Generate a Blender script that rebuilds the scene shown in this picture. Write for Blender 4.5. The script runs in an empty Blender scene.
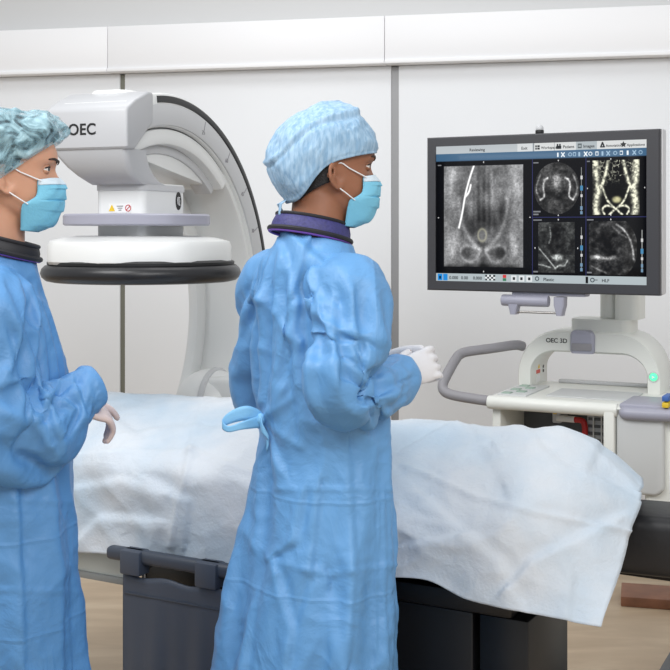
import bpy, bmesh, math, random, os
import numpy as np
from mathutils import Vector, Matrix, noise
random.seed(7)
SC = bpy.context.scene
COL = SC.collection
PI = math.pi
F, HOR, EYE = 1200.0, 230.0, 1.5            # focal length in pixels of a 670 px frame, horizon row, eye height

# ------------------------------------------------------------------ helpers
def V(*a): return Vector(a)
def ray_plane(px, py, p, n):
    d = V((px-335)/F, 1.0, -(py-HOR)/F)
    k = (Vector(p)-V(0, 0, EYE)).dot(n)/d.dot(n)
    return V(0, 0, EYE)+d*k
def lin(c):
    c = c/255.0
    return c/12.92 if c <= .04045 else ((c+.055)/1.055)**2.4
def rgb(r, g, b): return (lin(r), lin(g), lin(b), 1.0)
def interp(tab, x):
    xs = [a for a, _ in tab]; ys = [b for _, b in tab]
    return float(np.interp(x, xs, ys))
def smooth_interp(tab, x):
    """Catmull-Rom through (x, y) pairs, x ascending"""
    n = len(tab)
    if x <= tab[0][0]: return tab[0][1]
    if x >= tab[-1][0]: return tab[-1][1]
    for i in range(n-1):
        if tab[i][0] <= x <= tab[i+1][0]: break
    x0, y0 = tab[i]; x1, y1 = tab[i+1]
    def slope(j):
        a = max(j-1, 0); b = min(j+1, n-1)
        return (tab[b][1]-tab[a][1])/max(1e-9, tab[b][0]-tab[a][0])
    h = x1-x0; t = (x-x0)/h
    m0 = slope(i)*h; m1 = slope(i+1)*h
    return ((2*t**3-3*t**2+1)*y0+(t**3-2*t**2+t)*m0+(-2*t**3+3*t**2)*y1+(t**3-t**2)*m1)

class MB:
    """collects shapes, builds ONE mesh object"""
    def __init__(self): self.bm = bmesh.new()
    def _add(self, tmp, M=None):
        if M is not None: tmp.transform(M)
        vm = {}
        for v in tmp.verts: vm[v] = self.bm.verts.new(v.co)
        for f in tmp.faces:
            try: self.bm.faces.new([vm[v] for v in f.verts])
            except ValueError: pass
        tmp.free(); return self
    def box(self, c, s, bev=0, seg=2, rz=0, M=None):
        t = bmesh.new(); bmesh.ops.create_cube(t, size=1)
        for v in t.verts: v.co = V(v.co.x*s[0], v.co.y*s[1], v.co.z*s[2])
        if bev: bmesh.ops.bevel(t, geom=t.edges[:], offset=bev, segments=seg, affect='EDGES', profile=.5)
        t.transform(Matrix.Translation(c) @ Matrix.Rotation(rz, 4, 'Z'))
        return self._add(t, M)
    def prism(self, poly, h0, h1, M=None, bev=0, seg=2):
        """polygon in XY, extruded from z=h0 to h1"""
        t = bmesh.new()
        a = [t.verts.new((p[0], p[1], h0)) for p in poly]
        b = [t.verts.new((p[0], p[1], h1)) for p in poly]
        n = len(poly)
        t.faces.new(a[::-1]); t.faces.new(b)
        for i in range(n): t.faces.new((a[i], a[(i+1) % n], b[(i+1) % n], b[i]))
        bmesh.ops.recalc_face_normals(t, faces=t.faces[:])
        if bev:
            es = [e for e in t.edges if len(e.link_faces) == 2 and e.calc_face_angle(0) > .6]
            bmesh.ops.bevel(t, geom=es, offset=bev, segments=seg, affect='EDGES', profile=.5, clamp_overlap=True)
        return self._add(t, M)
    def loft(self, rings, cap=True, closed=True, M=None):
        t = bmesh.new()
        R = [[t.verts.new(p) for p in r] for r in rings]
        n = len(R[0])
        for i in range(len(R)-1):
            for j in range(n if closed else n-1):
                k = (j+1) % n
                t.faces.new((R[i][j], R[i][k], R[i+1][k], R[i+1][j]))
        if cap and closed:
            t.faces.new(R[0][::-1]); t.faces.new(R[-1])
        bmesh.ops.recalc_face_normals(t, faces=t.faces[:])
        return self._add(t, M)
    def tube(self, path, r, n=12, closed=False, cap=True, flat=1.0, up=None, M=None, round_ends=False):
        P = [Vector(p) for p in path]; m = len(P)
        rr = list(r) if isinstance(r, (list, tuple)) else [r]*m
        if round_ends and not closed:
            d0 = (P[0]-P[1]).normalized(); d1 = (P[-1]-P[-2]).normalized()
            pre = [(P[0]+d0*rr[0]*s, rr[0]*c) for s, c in ((.98, .2), (.8, .6), (.45, .89))]
            post = [(P[-1]+d1*rr[-1]*s, rr[-1]*c) for s, c in ((.45, .89), (.8, .6), (.98, .2))]
            P = [a for a, _ in pre]+P+[a for a, _ in post]
            rr = [b for _, b in pre]+rr+[b for _, b in post]; m = len(P)
        T = []
        for i in range(m):
            a = P[(i-1) % m] if closed or i > 0 else P[i]
            b = P[(i+1) % m] if closed or i < m-1 else P[i]
            T.append((b-a).normalized())
        u = Vector(up) if up else (V(0, 0, 1) if abs(T[0].z) < .9 else V(1, 0, 0))
        rings = []
        for i in range(m):
            u = (u-T[i]*u.dot(T[i])).normalized(); w = T[i].cross(u)
            rings.append([P[i]+(w*math.cos(2*PI*k/n)+u*math.sin(2*PI*k/n)*flat)*rr[i] for k in range(n)])
        if closed: rings.append(rings[0]); return self.loft(rings, cap=False, M=M)
        return self.loft(rings, cap=cap, M=M)
    def cyl(self, p0, p1, r0, r1=None, n=32, bev=0, M=None):
        r1 = r0 if r1 is None else r1
        p0 = Vector(p0); p1 = Vector(p1); L = (p1-p0).length; d = (p1-p0)/L
        if bev: path = [p0, p0+d*bev*.3, p0+d*bev, p1-d*bev, p1-d*bev*.3, p1]; r = [r0-bev, r0-bev*.3, r0, r1, r1-bev*.3, r1-bev]
        else: path = [p0, p1]; r = [r0, r1]
        return self.tube(path, r, n=n, M=M)
    def lathe(self, prof, n=48, M=None, sx=1, sy=1):
        rings = [[V(r*math.cos(2*PI*k/n)*sx, r*math.sin(2*PI*k/n)*sy, z) for k in range(n)] for r, z in prof]
        return self.loft(rings, M=M)
    def ball(self, c, r, n=20, M=None):
        t = bmesh.new(); bmesh.ops.create_uvsphere(t, u_segments=n, v_segments=n//2+2, radius=1)
        s = r if isinstance(r, (tuple, list)) else (r, r, r)
        t.transform(Matrix.Translation(c) @ Matrix.Diagonal((*s, 1)))
        return self._add(t, M)
    def grid(self, fn, nu, nv, M=None):
        t = bmesh.new()
        R = [[t.verts.new(fn(i/nu, j/nv)) for j in range(nv+1)] for i in range(nu+1)]
        for i in range(nu):
            for j in range(nv): t.faces.new((R[i][j], R[i+1][j], R[i+1][j+1], R[i][j+1]))
        return self._add(t, M)
    def mesh(self, name):
        me = bpy.data.meshes.new(name)
        bmesh.ops.remove_doubles(self.bm, verts=self.bm.verts[:], dist=1e-6)
        self.bm.to_mesh(me); self.bm.free(); return me
    def build(self, name, m, parent=None, ang=38, smooth=True):
        me = self.mesh(name)
        o = bpy.data.objects.new(name, me); COL.objects.link(o)
        if m is not None: me.materials.append(m)
        if smooth:
            for p in me.polygons: p.use_smooth = True
            me.set_sharp_from_angle(angle=math.radians(ang))
        if parent: o.parent = parent
        return o

def tag(o, label=None, cat=None, group=None, kind=None):
    if label: o['label'] = label
    if cat: o['category'] = cat
    if group: o['group'] = group
    if kind: o['kind'] = kind
    return o
def thing(name, label, cat, loc=(0, 0, 0), rz=0, group=None):
    o = bpy.data.objects.new(name, None); COL.objects.link(o)
    o.location = loc; o.rotation_euler = (0, 0, rz); o.empty_display_size = .1
    return tag(o, label, cat, group)
def text(body, size, M, m, parent, name='lettering', depth=.0006, bold=0.0, spacing=1.0, align='LEFT'):
    cu = bpy.data.curves.new(name, 'FONT'); cu.body = body; cu.size = size; cu.extrude = depth
    cu.offset = bold; cu.space_character = spacing; cu.align_x = align
    tmp = bpy.data.objects.new('tmp_text', cu); COL.objects.link(tmp)
    dg = bpy.context.evaluated_depsgraph_get(); dg.update()
    me = bpy.data.meshes.new_from_object(tmp.evaluated_get(dg)); me.name = name
    bpy.data.objects.remove(tmp); bpy.data.curves.remove(cu)
    me.transform(M); me.materials.clear(); me.materials.append(m)
    o = bpy.data.objects.new(name, me); COL.objects.link(o)
    if parent: o.parent = parent
    return o

# ------------------------------------------------------------------ materials
def mat(name, c, rough=.5, metal=0, var=0, vscale=6, bump=0, bscale=80, emit=None, estr=1, coat=0, sheen=0, alpha=1, sss=0, detail=4, c2=None):
    m = bpy.data.materials.new(name); m.use_nodes = True
    nt = m.node_tree; N = nt.nodes; L = nt.links; b = N['Principled BSDF']
    b.inputs['Base Color'].default_value = c if len(c) == 4 else (*c, 1)
    b.inputs['Roughness'].default_value = rough; b.inputs['Metallic'].default_value = metal
    b.inputs['Coat Weight'].default_value = coat; b.inputs['Sheen Weight'].default_value = sheen
    b.inputs['Alpha'].default_value = alpha
    if sss:
        b.inputs['Subsurface Weight'].default_value = sss; b.inputs['Subsurface Scale'].default_value = .01
    if emit:
        b.inputs['Emission Color'].default_value = emit; b.inputs['Emission Strength'].default_value = estr
    tc = N.new('ShaderNodeTexCoord')
    if var or c2:
        n = N.new('ShaderNodeTexNoise'); n.inputs['Scale'].default_value = vscale; n.inputs['Detail'].default_value = detail
        L.new(tc.outputs['Object'], n.inputs['Vector'])
        r = N.new('ShaderNodeValToRGB'); e = r.color_ramp.elements
        e[0].position = .3; e[1].position = .7
        if c2: e[0].color = c; e[1].color = c2
        else:
            e[0].color = tuple(max(0, x*(1-var)) for x in c[:3])+(1,); e[1].color = tuple(min(1, x*(1+var)) for x in c[:3])+(1,)
        L.new(n.outputs['Fac'], r.inputs['Fac']); L.new(r.outputs['Color'], b.inputs['Base Color'])
    if bump:
        n = N.new('ShaderNodeTexNoise'); n.inputs['Scale'].default_value = bscale; n.inputs['Detail'].default_value = 5
        L.new(tc.outputs['Object'], n.inputs['Vector'])
        bp = N.new('ShaderNodeBump'); bp.inputs['Strength'].default_value = bump; bp.inputs['Distance'].default_value = .01
        L.new(n.outputs['Fac'], bp.inputs['Height']); L.new(bp.outputs['Normal'], b.inputs['Normal'])
    return m

M_WALL = mat('wall_paint', rgb(231, 233, 236), .6, var=.015, vscale=1.2)
M_HEAD = mat('header_white', rgb(238, 238, 240), .45)
M_UPPER = mat('upper_wall_grey', rgb(205, 205, 205), .7)
M_SEAM = mat('seam_metal', rgb(128, 128, 118), .4, .6)
M_SEAMG = mat('seam_grey', rgb(150, 150, 152), .5, .3)
M_EQ = mat('equipment_white', rgb(226, 227, 226), .35, var=.01, vscale=3, coat=.15)
M_EQG = mat('equipment_grey', rgb(196, 197, 199), .4, coat=.1)
M_EQD = mat('equipment_dark', rgb(92, 94, 97), .5)
M_WARM = mat('cart_white', rgb(222, 223, 217), .4, coat=.1)
M_PANEL = mat('cart_panel_grey', rgb(196, 198, 198), .45)
M_LAV = mat('lavender_grey', rgb(158, 158, 172), .4)
M_HANDLE = mat('handle_grey', rgb(140, 138, 142), .5)
M_BLACK = mat('black_rubber', rgb(30, 30, 33), .35, bump=.05, bscale=60)
M_BELT = mat('belt_black', rgb(26, 26, 28), .3)
M_INK = mat('ink_black', rgb(18, 18, 20), .5)
M_BEZEL = mat('bezel_charcoal', rgb(58, 58, 62), .42, var=.04, vscale=200)
M_RIM = mat('rim_silver', rgb(205, 205, 208), .35)
M_VINYL = mat('black_vinyl', rgb(29, 29, 32), .42, bump=.12, bscale=25)
M_PED = mat('black_panel', rgb(17, 17, 20), .4, bump=.04, bscale=8)
M_LEAD = mat('slate_vinyl', rgb(66, 73, 86), .5, var=.05, vscale=5, bump=.08, bscale=14)
M_LEADD = mat('slate_rail', rgb(58, 65, 77), .42)
M_STEEL = mat('brushed_steel', rgb(170, 166, 162), .35, .8)
M_STRIPW = mat('table_side_white', rgb(206, 210, 204), .45)
M_STRIPG = mat('table_side_grey', rgb(140, 142, 140), .5)
M_RED = mat('signal_red', rgb(190, 40, 42), .4)
M_YEL = mat('sticker_yellow', rgb(225, 190, 50), .5)
M_STW = mat('sticker_white', rgb(232, 232, 232), .5)
M_ORG = mat('sticker_red', rgb(205, 75, 60), .5)
M_BLU = mat('sticker_blue', rgb(60, 100, 170), .5)
M_GREEN = mat('button_green', rgb(90, 210, 150), .3, emit=rgb(70, 225, 150), estr=1.2)
M_KEYS = mat('key_pad_green', rgb(150, 172, 158), .5)
M_BROWN = mat('shadow_brown', rgb(140, 95, 72), .45, var=.25, vscale=9)

def floor_material():
    m = bpy.data.materials.new('floor_tan_vinyl'); m.use_nodes = True
    nt = m.node_tree; N = nt.nodes; L = nt.links; b = N['Principled BSDF']
    tc = N.new('ShaderNodeTexCoord'); mp = N.new('ShaderNodeMapping')
    mp.inputs['Rotation'].default_value = (0, 0, .55); mp.inputs['Scale'].default_value = (1.0, 4.5, 1)
    L.new(tc.outputs['Object'], mp.inputs['Vector'])
    n = N.new('ShaderNodeTexNoise'); n.inputs['Scale'].default_value = 2.2; n.inputs['Detail'].default_value = 6; n.inputs['Distortion'].default_value = .6
    L.new(mp.outputs['Vector'], n.inputs['Vector'])
    r = N.new('ShaderNodeValToRGB'); e = r.color_ramp.elements
    e[0].position = .3; e[0].color = rgb(180, 158, 131); e[1].position = .72; e[1].color = rgb(205, 185, 158)
    k = e.new(.5); k.color = rgb(190, 168, 141)
    L.new(n.outputs['Fac'], r.inputs['Fac']); L.new(r.outputs['Color'], b.inputs['Base Color'])
    b.inputs['Roughness'].default_value = .38
    return m
M_FLOOR = floor_material()

# ------------------------------------------------------------------ the room
wL = V(-1.703, 6.10, 0); wR = V(1.5075, 5.40, 0)
wd = (wR-wL).normalized(); wn = V(wd.y, -wd.x, 0)            # wn points into the room
WROT = math.atan2(wd.y, wd.x)
def wall_px(px, py=0):
    return ray_plane(px, py, wL, wn)
def wall_s(px): return (wall_px(px)-wL).dot(wd)
MW = Matrix.Translation(wL) @ Matrix.Rotation(WROT, 4, 'Z')  # local x along wall, local -y into the room, z up
tag(MB().box((0, 3.0, -.05), (16, 13, .1)).build('floor', M_FLOOR), kind='structure')
s1 = wall_s(121.5); s2 = wall_s(394.5)
zlo = 1.5+153/F*6.1; zhi = 1.5+197/F*6.1
o = MB().box((1.6, .10, 1.75), (11, .1, 3.5), M=MW).build('wall_back', M_UPPER); tag(o, kind='structure')
# wall panels between the seams, a little proud of the upper wall
i_ = 1
for a, b in ((-4, s1-.013), (s1+.013, s2-.018), (s2+.018, 7)):
    o = MB().box(((a+b)/2, .03, zlo/2), (b-a, .04, zlo-.002), bev=.003, M=MW).build('wall_panel_%d' % i_, M_WALL); tag(o, kind='structure'); i_ += 1
tag(MB().box((s1, .035, zlo/2), (.03, .03, zlo-.01), M=MW).build('trim_1', M_SEAM), kind='structure')
tag(MB().box((s2, .035, zlo/2), (.04, .03, zlo-.01), M=MW).build('trim_2', M_SEAMG), kind='structure')
h1 = wall_s(113); h2 = wall_s(387)
for k, (a, b) in enumerate(((-4, h1-.001), (h1+.001, h2-.001), (h2+.001, 7))):
    mb = MB().box(((a+b)/2, .0, (zlo+zhi)/2+.006), (b-a, .14, zhi-zlo-.012), bev=.004, M=MW)
    mb.box(((a+b)/2, -.004, zlo+.008), (b-a, .15, .016), bev=.002, M=MW)
    tag(mb.build('trim_%d' % (k+3), M_HEAD), kind='structure')
tag(MB().box((1.6, .0, .05), (11, .025, .1), bev=.003, M=MW).build('baseboard_back', M_STRIPG), kind='structure')

# ------------------------------------------------------------------ operating table frame of reference
T0 = V(-.581, 3.2, 0); ta = V(.875, -.485, 0).normalized(); tb = V(-ta.y, ta.x, 0)
TROT = math.atan2(ta.y, ta.x)
TW = .50
table = thing('operating_table', 'black padded operating table on a black pedestal under the white drape', 'operating table', T0, TROT)
# local: x along the table (towards the right), y away from the viewer
MB().box((.19, TW/2, .655), (1.84, TW-.02, .05), bev=.012).build('tabletop', M_PED, table)
MB().box((.19, TW/2, .765), (1.86, TW, .155), bev=.035, seg=4).build('mattress', M_VINYL, table)
ep = MB(); ep.box((.36, .11, 0), (.72, .22, .140), bev=.03, seg=4, M=Matrix.Translation((1.13, .215, .768)) @ Matrix.Rotation(math.radians(7), 4, 'Z')); ep.build('end_pad', M_VINYL, table)
MB().box((1.45, .40, .682), (.5, .10, .03), bev=.006).build('end_rail', M_PED, table)
MB().box((-.30, -.005, .612), (.736, .03, .062), bev=.004).build('side_skirt', M_STRIPW, table)
MB().box((-.30, -.012, .574), (.736, .03, .019), bev=.004).build('skirt_trim', M_STRIPG, table)
MB().box((.816, .16, .365), (.392, .28, .53), bev=.006).build('pedestal', M_PED, table)
MB().box((1.085, .16, .365), (.118, .28, .53), bev=.006).build('column_cover', M_PED, table)
MB().box((.85, .36, .05), (.9, .44, .1), bev=.02).build('base', M_EQD, table)
MB().box((.076, .03, .315), (.014, .03, .63), bev=.003).build('leg', M_STEEL, table)
MB().box((.095, .04, .315), (.02, .03, .63), bev=.003).build('leg', M_EQD, table)
MB().box((-.80, .45, .315), (.03, .03, .63), bev=.004).build('leg', M_STEEL, table)

# ------------------------------------------------------------------ lead curtain hung on the table rail
cur = thing('radiation_curtain', 'slate grey lead curtain hanging from a rail on the operating table', 'lead curtain', T0, TROT)
rail = MB().box((.285, -.106, .676), (.45, .034, .034), bev=.012, seg=3).build('rail', M_LEADD, cur)
for cx in (.145, .376):
    MB().box((cx, -.108, .662), (.064, .046, .062), bev=.006).build('strap', M_LEAD, cur)
    MB().box((cx, -.060, .645), (.03, .09, .02), bev=.004).build('bracket', M_EQD, cur)
def skirt(u, v):
    x = .112+.39*u; z = .632-(.54)*v
    y = -.108+.007*math.sin(u*16+v*2)*v+.004*math.sin(u*37+1)*v-.012*v
    return V(x, y, z-.008*math.sin(u*PI*2.68+.3)**2*(1-v))
g = MB().grid(skirt, 80, 40).build('skirt', M_LEAD, cur)
md = g.modifiers.new('thick', 'SOLIDIFY'); md.thickness = .006
MB().box((.305, -.1135, .582), (.37, .010, .004), bev=.001).build('hem_seam', M_LEADD, cur)
MB().box((.40, .004, .592), (.60, .012, .062), bev=.003).build('under_rail', M_PED, table)

# ------------------------------------------------------------------ drape
def drape_material():
    m = mat('drape_paper', rgb(214, 222, 232), .75, bump=0, sheen=.1)
    nt = m.node_tree; N = nt.nodes; L = nt.links; b = N['Principled BSDF']
    tc = N.new('ShaderNodeTexCoord')
    n1 = N.new('ShaderNodeTexNoise'); n1.inputs['Scale'].default_value = 3.2; n1.inputs['Detail'].default_value = 5
    L.new(tc.outputs['Object'], n1.inputs['Vector'])
    r = N.new('ShaderNodeValToRGB'); e = r.color_ramp.elements
    e[0].position = .35; e[0].color = rgb(180, 197, 212); e[1].position = .6; e[1].color = rgb(207, 212, 218)
    L.new(n1.outputs['Fac'], r.inputs['Fac']); L.new(r.outputs['Color'], b.inputs['Base Color'])
    n2 = N.new('ShaderNodeTexNoise'); n2.inputs['Scale'].default_value = 150; n2.inputs['Detail'].default_value = 3
    n3 = N.new('ShaderNodeTexNoise'); n3.inputs['Scale'].default_value = 22; n3.inputs['Detail'].default_value = 6; n3.inputs['Distortion'].default_value = .8
    for n in (n2, n3): L.new(tc.outputs['Object'], n.inputs['Vector'])
    b1 = N.new('ShaderNodeBump'); b1.inputs['Strength'].default_value = .25; b1.inputs['Distance'].default_value = .004
    b2 = N.new('ShaderNodeBump'); b2.inputs['Strength'].default_value = .28; b2.inputs['Distance'].default_value = .012
    L.new(n2.outputs['Fac'], b1.inputs['Height']); L.new(n3.outputs['Fac'], b2.inputs['Height'])
    L.new(b1.outputs['Normal'], b2.inputs['Normal']); L.new(b2.outputs['Normal'], b.inputs['Normal'])
    return m
M_DRAPE = drape_material()
# cross-section: (q, d behind the table's front line, z)
CS = [(0, -.062, .672), (.10, -.066, .75), (.20, -.060, .83), (.28, -.03, .895), (.36, .05, .955), (.47, .16, 1.0), (.56, .26, 1.022),
      (.68, .38, .99), (.80, .49, .90), (.88, .535, .80), (1, .555, .68)]
CSL = [(0, -.062, .672), (.14, -.067, .78), (.25, -.062, .872), (.29, -.040, .900), (.33, .0, .918), (.42, .10, .965), (.56, .25, 1.022), (.68, .38, .99), (.80, .49, .90), (.88, .535, .80), (1, .555, .68)]
CSR = [(0, -.062, .672), (.12, -.055, .76), (.25, -.030, .85), (.36, .045, .935), (.47, .15, .995), (.56, .26, 1.022), (.68, .38, .99), (.80, .49, .90), (.88, .535, .80), (1, .555, .68)]
def section(q, t):
    k = min(1, max(0, (t-.45)/.4)); k = k*k*(3-2*k)
    dl, zl = smooth_interp([(a, b) for a, b, c in CSL], q), smooth_interp([(a, c) for a, b, c in CSL], q)
    dr_, zr = smooth_interp([(a, b) for a, b, c in CSR], q), smooth_interp([(a, c) for a, b, c in CSR], q)
    return dl+(dr_-dl)*k, zl+(zr-zl)*k
TEND = [(0, 1.325), (.2, 1.335), (.36, 1.335), (.56, 1.335), (.7, 1.30), (1, 1.2)]
HEM = [(-.75, -.03), (-.146, -.035), (0, -.02), (.3, -.01), (.8, .03), (.93, .042), (1.03, .015), (1.24, .004), (1.34, -.012)]
def ridged(p, sc, seed):
    n = noise.noise(Vector(p)*sc+V(seed, seed*1.7, 0))
    return 1-abs(n)*2
def crease(t, q, a, b, w):
    """signed tent along the line a-b in (t,q) space"""
    ax, ay = a; bx, by = b
    dx, dy = bx-ax, (by-ay)
    L2 = dx*dx+dy*dy; k = ((t-ax)*dx+(q-ay)*dy)/L2
    k = min(1, max(0, k)); ex = t-ax-dx*k; ey = q-ay-dy*k
    return max(0, 1-math.hypot(ex, ey)/w)
def drape_pt(u, q):
    te = smooth_interp(TEND, q)
    t = -.75+(te+.75)*u
    d, z = section(q, t)
    z += smooth_interp(HEM, t)*max(0, 1-q/.22)
    # outward direction in the section
    e = .02
    sa, sb = section(min(1, q+e), t), section(max(0, q-e), t); dd, dz = sa[0]-sb[0], sa[1]-sb[1]
    L = math.hypot(dd, dz); nx, nz = -dz/L, dd/L
    p = (t, q*1.1, 0)
    off = .016*(ridged(p, 2.6, 3)-.5)+.006*(ridged(p, 6.5, 9)-.5)
    # long folds that run over the front
    # upper body of the patient is lower towards the far left, legs higher on the right
    bump = .012*math.sin(t*5.2+.6)*max(0, 1-abs(q-.56)/.4)
    kk = max(0, (t-1.10)/.23); kk = min(1.05, kk)**1.7
    if q < .56:
        w_ = min(1, q/.56); dl = -.035+.285*w_; zl = .665+.355*w_
        d += (dl-d)*kk; z += (zl-z)*kk*.95
    off = max(off, -.006)*(1-.5*kk)
    z = .68+(z-.68)*(1-.37*kk) if z > .68 else z
    return T0+ta*t+tb*(d+nx*off)+V(0, 0, z+nz*off+bump)
dr = MB().grid(drape_pt, 330, 150).build('surgical_drape', M_DRAPE, None, ang=60)
tag(dr, 'crumpled white paper drape spread over the operating table', 'surgical drape')
md = dr.modifiers.new('thick', 'SOLIDIFY'); md.thickness = .002; md.offset = -1

# thin brown slab standing in for a reddish shadow on the floor
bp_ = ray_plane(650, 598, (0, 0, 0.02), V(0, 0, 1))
bd = MB().box((0, 0, .02), (.42, .20, .04), bev=.004).build('shadow_slab', M_BROWN); bd.location = (bp_.x+.10, bp_.y, 0); bd.rotation_euler = (0, 0, -.25)
tag(bd, 'reddish brown slab standing in for a shadow on the tan floor below the black table padding', 'shadow slab')
# ------------------------------------------------------------------ imaging C-arm
M_EQSHADE = mat('equipment_white_shaded', rgb(180, 181, 184), .4, coat=.1)  # scanner white darkened: shade on the tip's front put into the colour
CC = V(-.593, 3.737, 0); CR = math.radians(68); CZ = 1.22; R = .70
carm = thing('c_arm_scanner', 'large white C-shaped imaging scanner arching over the left end of the draped table', 'imaging scanner', CC, CR)
# local: x outwards along the right limb (away from viewer), -y is the side face seen by the viewer, z up
MXZ = Matrix(((1, 0, 0, 0), (0, 0, 1, 0), (0, 1, 0, CZ), (0, 0, 0, 1)))      # polygon (x, z-CZ), extruded along y
def arc(r, a0, a1, n=64): return [(r*math.cos(math.radians(a0+(a1-a0)*i/n)), r*math.sin(math.radians(a0+(a1-a0)*i/n))) for i in range(n+1)]
def arcband(r0, r1, a0, a1, y0, y1, bev=0, n=64):
    """ring section as a loft so that bevels stay clean"""
    rings = []
    b = min(bev, abs(y1-y0)*.45, (r1-r0)*.45)
    for i in range(n+1):
        a = math.radians(a0+(a1-a0)*i/n); c, s = math.cos(a), math.sin(a)
        prof = [(r0+b, y0), (r1-b, y0), (r1-b*.3, y0+b*.3), (r1, y0+b), (r1, y1-b), (r1-b*.3, y1-b*.3), (r1-b, y1), (r0+b, y1), (r0+b*.3, y1-b*.3), (r0, y1-b), (r0, y0+b), (r0+b*.3, y0+b*.3)] if b else [(r0, y0), (r1, y0), (r1, y1), (r0, y1)]
        rings.append([V(r*c, y, CZ+r*s) for r, y in prof])
    return rings
mb = MB(); mb.loft(arcband(R-.105, R, -62, 111, -.10, .135, bev=.012, n=110)); mb.build('c_arc', M_EQ, carm)
mb = MB(); mb.loft(arcband(R-.030, R-.009, -62, 98, -.104, -.09, bev=.003, n=110)); mb.build('drive_belt', M_BELT, carm)
mb = MB(); mb.loft(arcband(R-.099, R-.033, -60, 109, -.104, -.09, bev=.003, n=100)); mb.build('arc_face', M_EQG, carm)
mb = MB(); mb.loft(arcband(R-.125, R-.098, -60, 52, -.088, .125, bev=.010, n=100)); mb.build('inner_rim', M_EQ, carm)
mb = MB(); mb.loft(arcband(R-.107, R-.1, 50, 110, -.085, -.06, bev=.002, n=60)); mb.build('shadow_gap', M_EQD, carm)
for k, a in enumerate((72, 55, 40, 26, 12)):
    an = math.radians(a); c, s = math.cos(an), math.sin(an)
    p0 = V((R-.038)*c, -.1045, CZ+(R-.038)*s); p1 = V((R-.066)*c, -.1045, CZ+(R-.066)*s)
    MB().tube([p0, p1], .0014, n=6).build('tick_mark', M_HANDLE, carm)
    if k < 4:
        Mt = Matrix.Translation(((R-.082)*c-.010, -.1046, CZ+(R-.082)*s)) @ Matrix.Rotation(PI/2, 4, 'X')
        text(str(75-15*k), .020, Mt, M_HANDLE, carm, 'tick_number')
# segment-shaped cover under the top of the arc
mb = MB(); mb.loft(arcband(R-.158, R-.108, 50, 112, -.092, .10, bev=.010, n=50)); mb.build('arch_cover', M_EQ, carm)
MB().prism(arc(R-.152, 50, 112, 40), -.055, .09, M=MXZ, bev=.004).build('arch_panel', M_EQ, carm)
mb = MB(); mb.loft(arcband(R-.185, R-.155, 51, 112, -.062, .0, bev=.004, n=50)); mb.build('arch_shade_band', M_EQG, carm)  # grey band puts the shade inside the arch into the colour
# inner recess wall along the right limb
MB().loft(arcband(R-.19, R-.12, -40, 50, .09, .13, bev=.01, n=60)).build('inner_wall', M_EQ, carm)
def rrect(x0, x1, y0, y1, z, r=.02, n=5):
    out = []
    for cx, cy, a0 in ((x1-r, y1-r, 0), (x0+r, y1-r, 90), (x0+r, y0+r, 180), (x1-r, y0+r, 270)):
        for k in range(n+1):
            a = math.radians(a0+90*k/n); out.append(V(cx+r*math.cos(a), cy+r*math.sin(a), z))
    return out
# tip of the C: housing with the lettering
HX = -.285
prof = [(HX+.004, .512), (HX, .520), (HX, .622), (HX+.006, .636), (HX+.05, .662), (HX+.12, .690), (HX+.15, .690), (HX+.15, .60), (HX+.045, .512)]
hs = MB(); hs.prism(prof, -.113, .165, M=MXZ, bev=.010, seg=3)
hs = hs.build('tip_housing', M_EQSHADE, carm, ang=30)
MB().loft([rrect(-.19, .02, -.05, .12, CZ+z, .05) for z in (.55, .66)]+[rrect(-.16, -.01, -.03, .10, CZ+.70, .04)]).build('housing_hump', M_EQ, carm)
nk = [rrect(HX+.008, -.15, -.105, .150, CZ+.515), rrect(HX+.010, -.15, -.105, .142, CZ+.50), rrect(HX+.025, -.13, -.104, .115, CZ+.465), rrect(HX+.045, -.10, -.103, .092, CZ+.44), rrect(HX+.07, -.07, -.103, .078, CZ+.424), rrect(HX+.09, -.03, -.103, .072, CZ+.415)]
MB().loft(nk).build('tip_neck', M_EQSHADE, carm, ang=30)
CX0 = -.172
MB().loft([rrect(CX0, .085, -.100, .069, z, .025) for z in (CZ+.42, CZ+.25)]).build('detector_column', M_EQ, carm)
MB().loft([rrect(CX0-.003, .088, -.103, .072, z, .027) for z in (CZ+.416, CZ+.398)]).build('column_collar', M_EQG, carm)
AXF = Matrix(((0, 0, -1, 0), (-1, 0, 0, 0), (0, 1, 0, 0), (0, 0, 0, 1)))
text('OEC', .046, Matrix.Translation((HX-.0005, .086, CZ+.557)) @ AXF, M_INK, hs, 'lettering', bold=.0009, spacing=1.05)
SX = CX0-.0006
st = MB().box((SX, -.020, CZ+.345), (.0012, .078, .027)).build('warning_sticker', M_STW, carm)
MB().prism([(-.011, -.009), (.011, -.009), (0, .011)], 0, .0008, M=Matrix.Translation((SX-.0009, .008, CZ+.345)) @ AXF).build('warning_triangle', M_YEL, st)
rg = MB(); rg.tube([(SX-.001, -.048+.009*math.cos(a), CZ+.345+.009*math.sin(a)) for a in np.linspace(0, 2*PI, 24, endpoint=False)], .0013, n=6, closed=True)
rg.tube([(SX-.001, -.054, CZ+.351), (SX-.001, -.042, CZ+.339)], .0012, n=6); rg.build('prohibition_ring', M_RED, st)
for k in range(3): MB().box((SX-.0008, -.020, CZ+.351-.006*k), (.0008, .022-.006*k, .0018)).build('text_line', M_INK, st)
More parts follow.
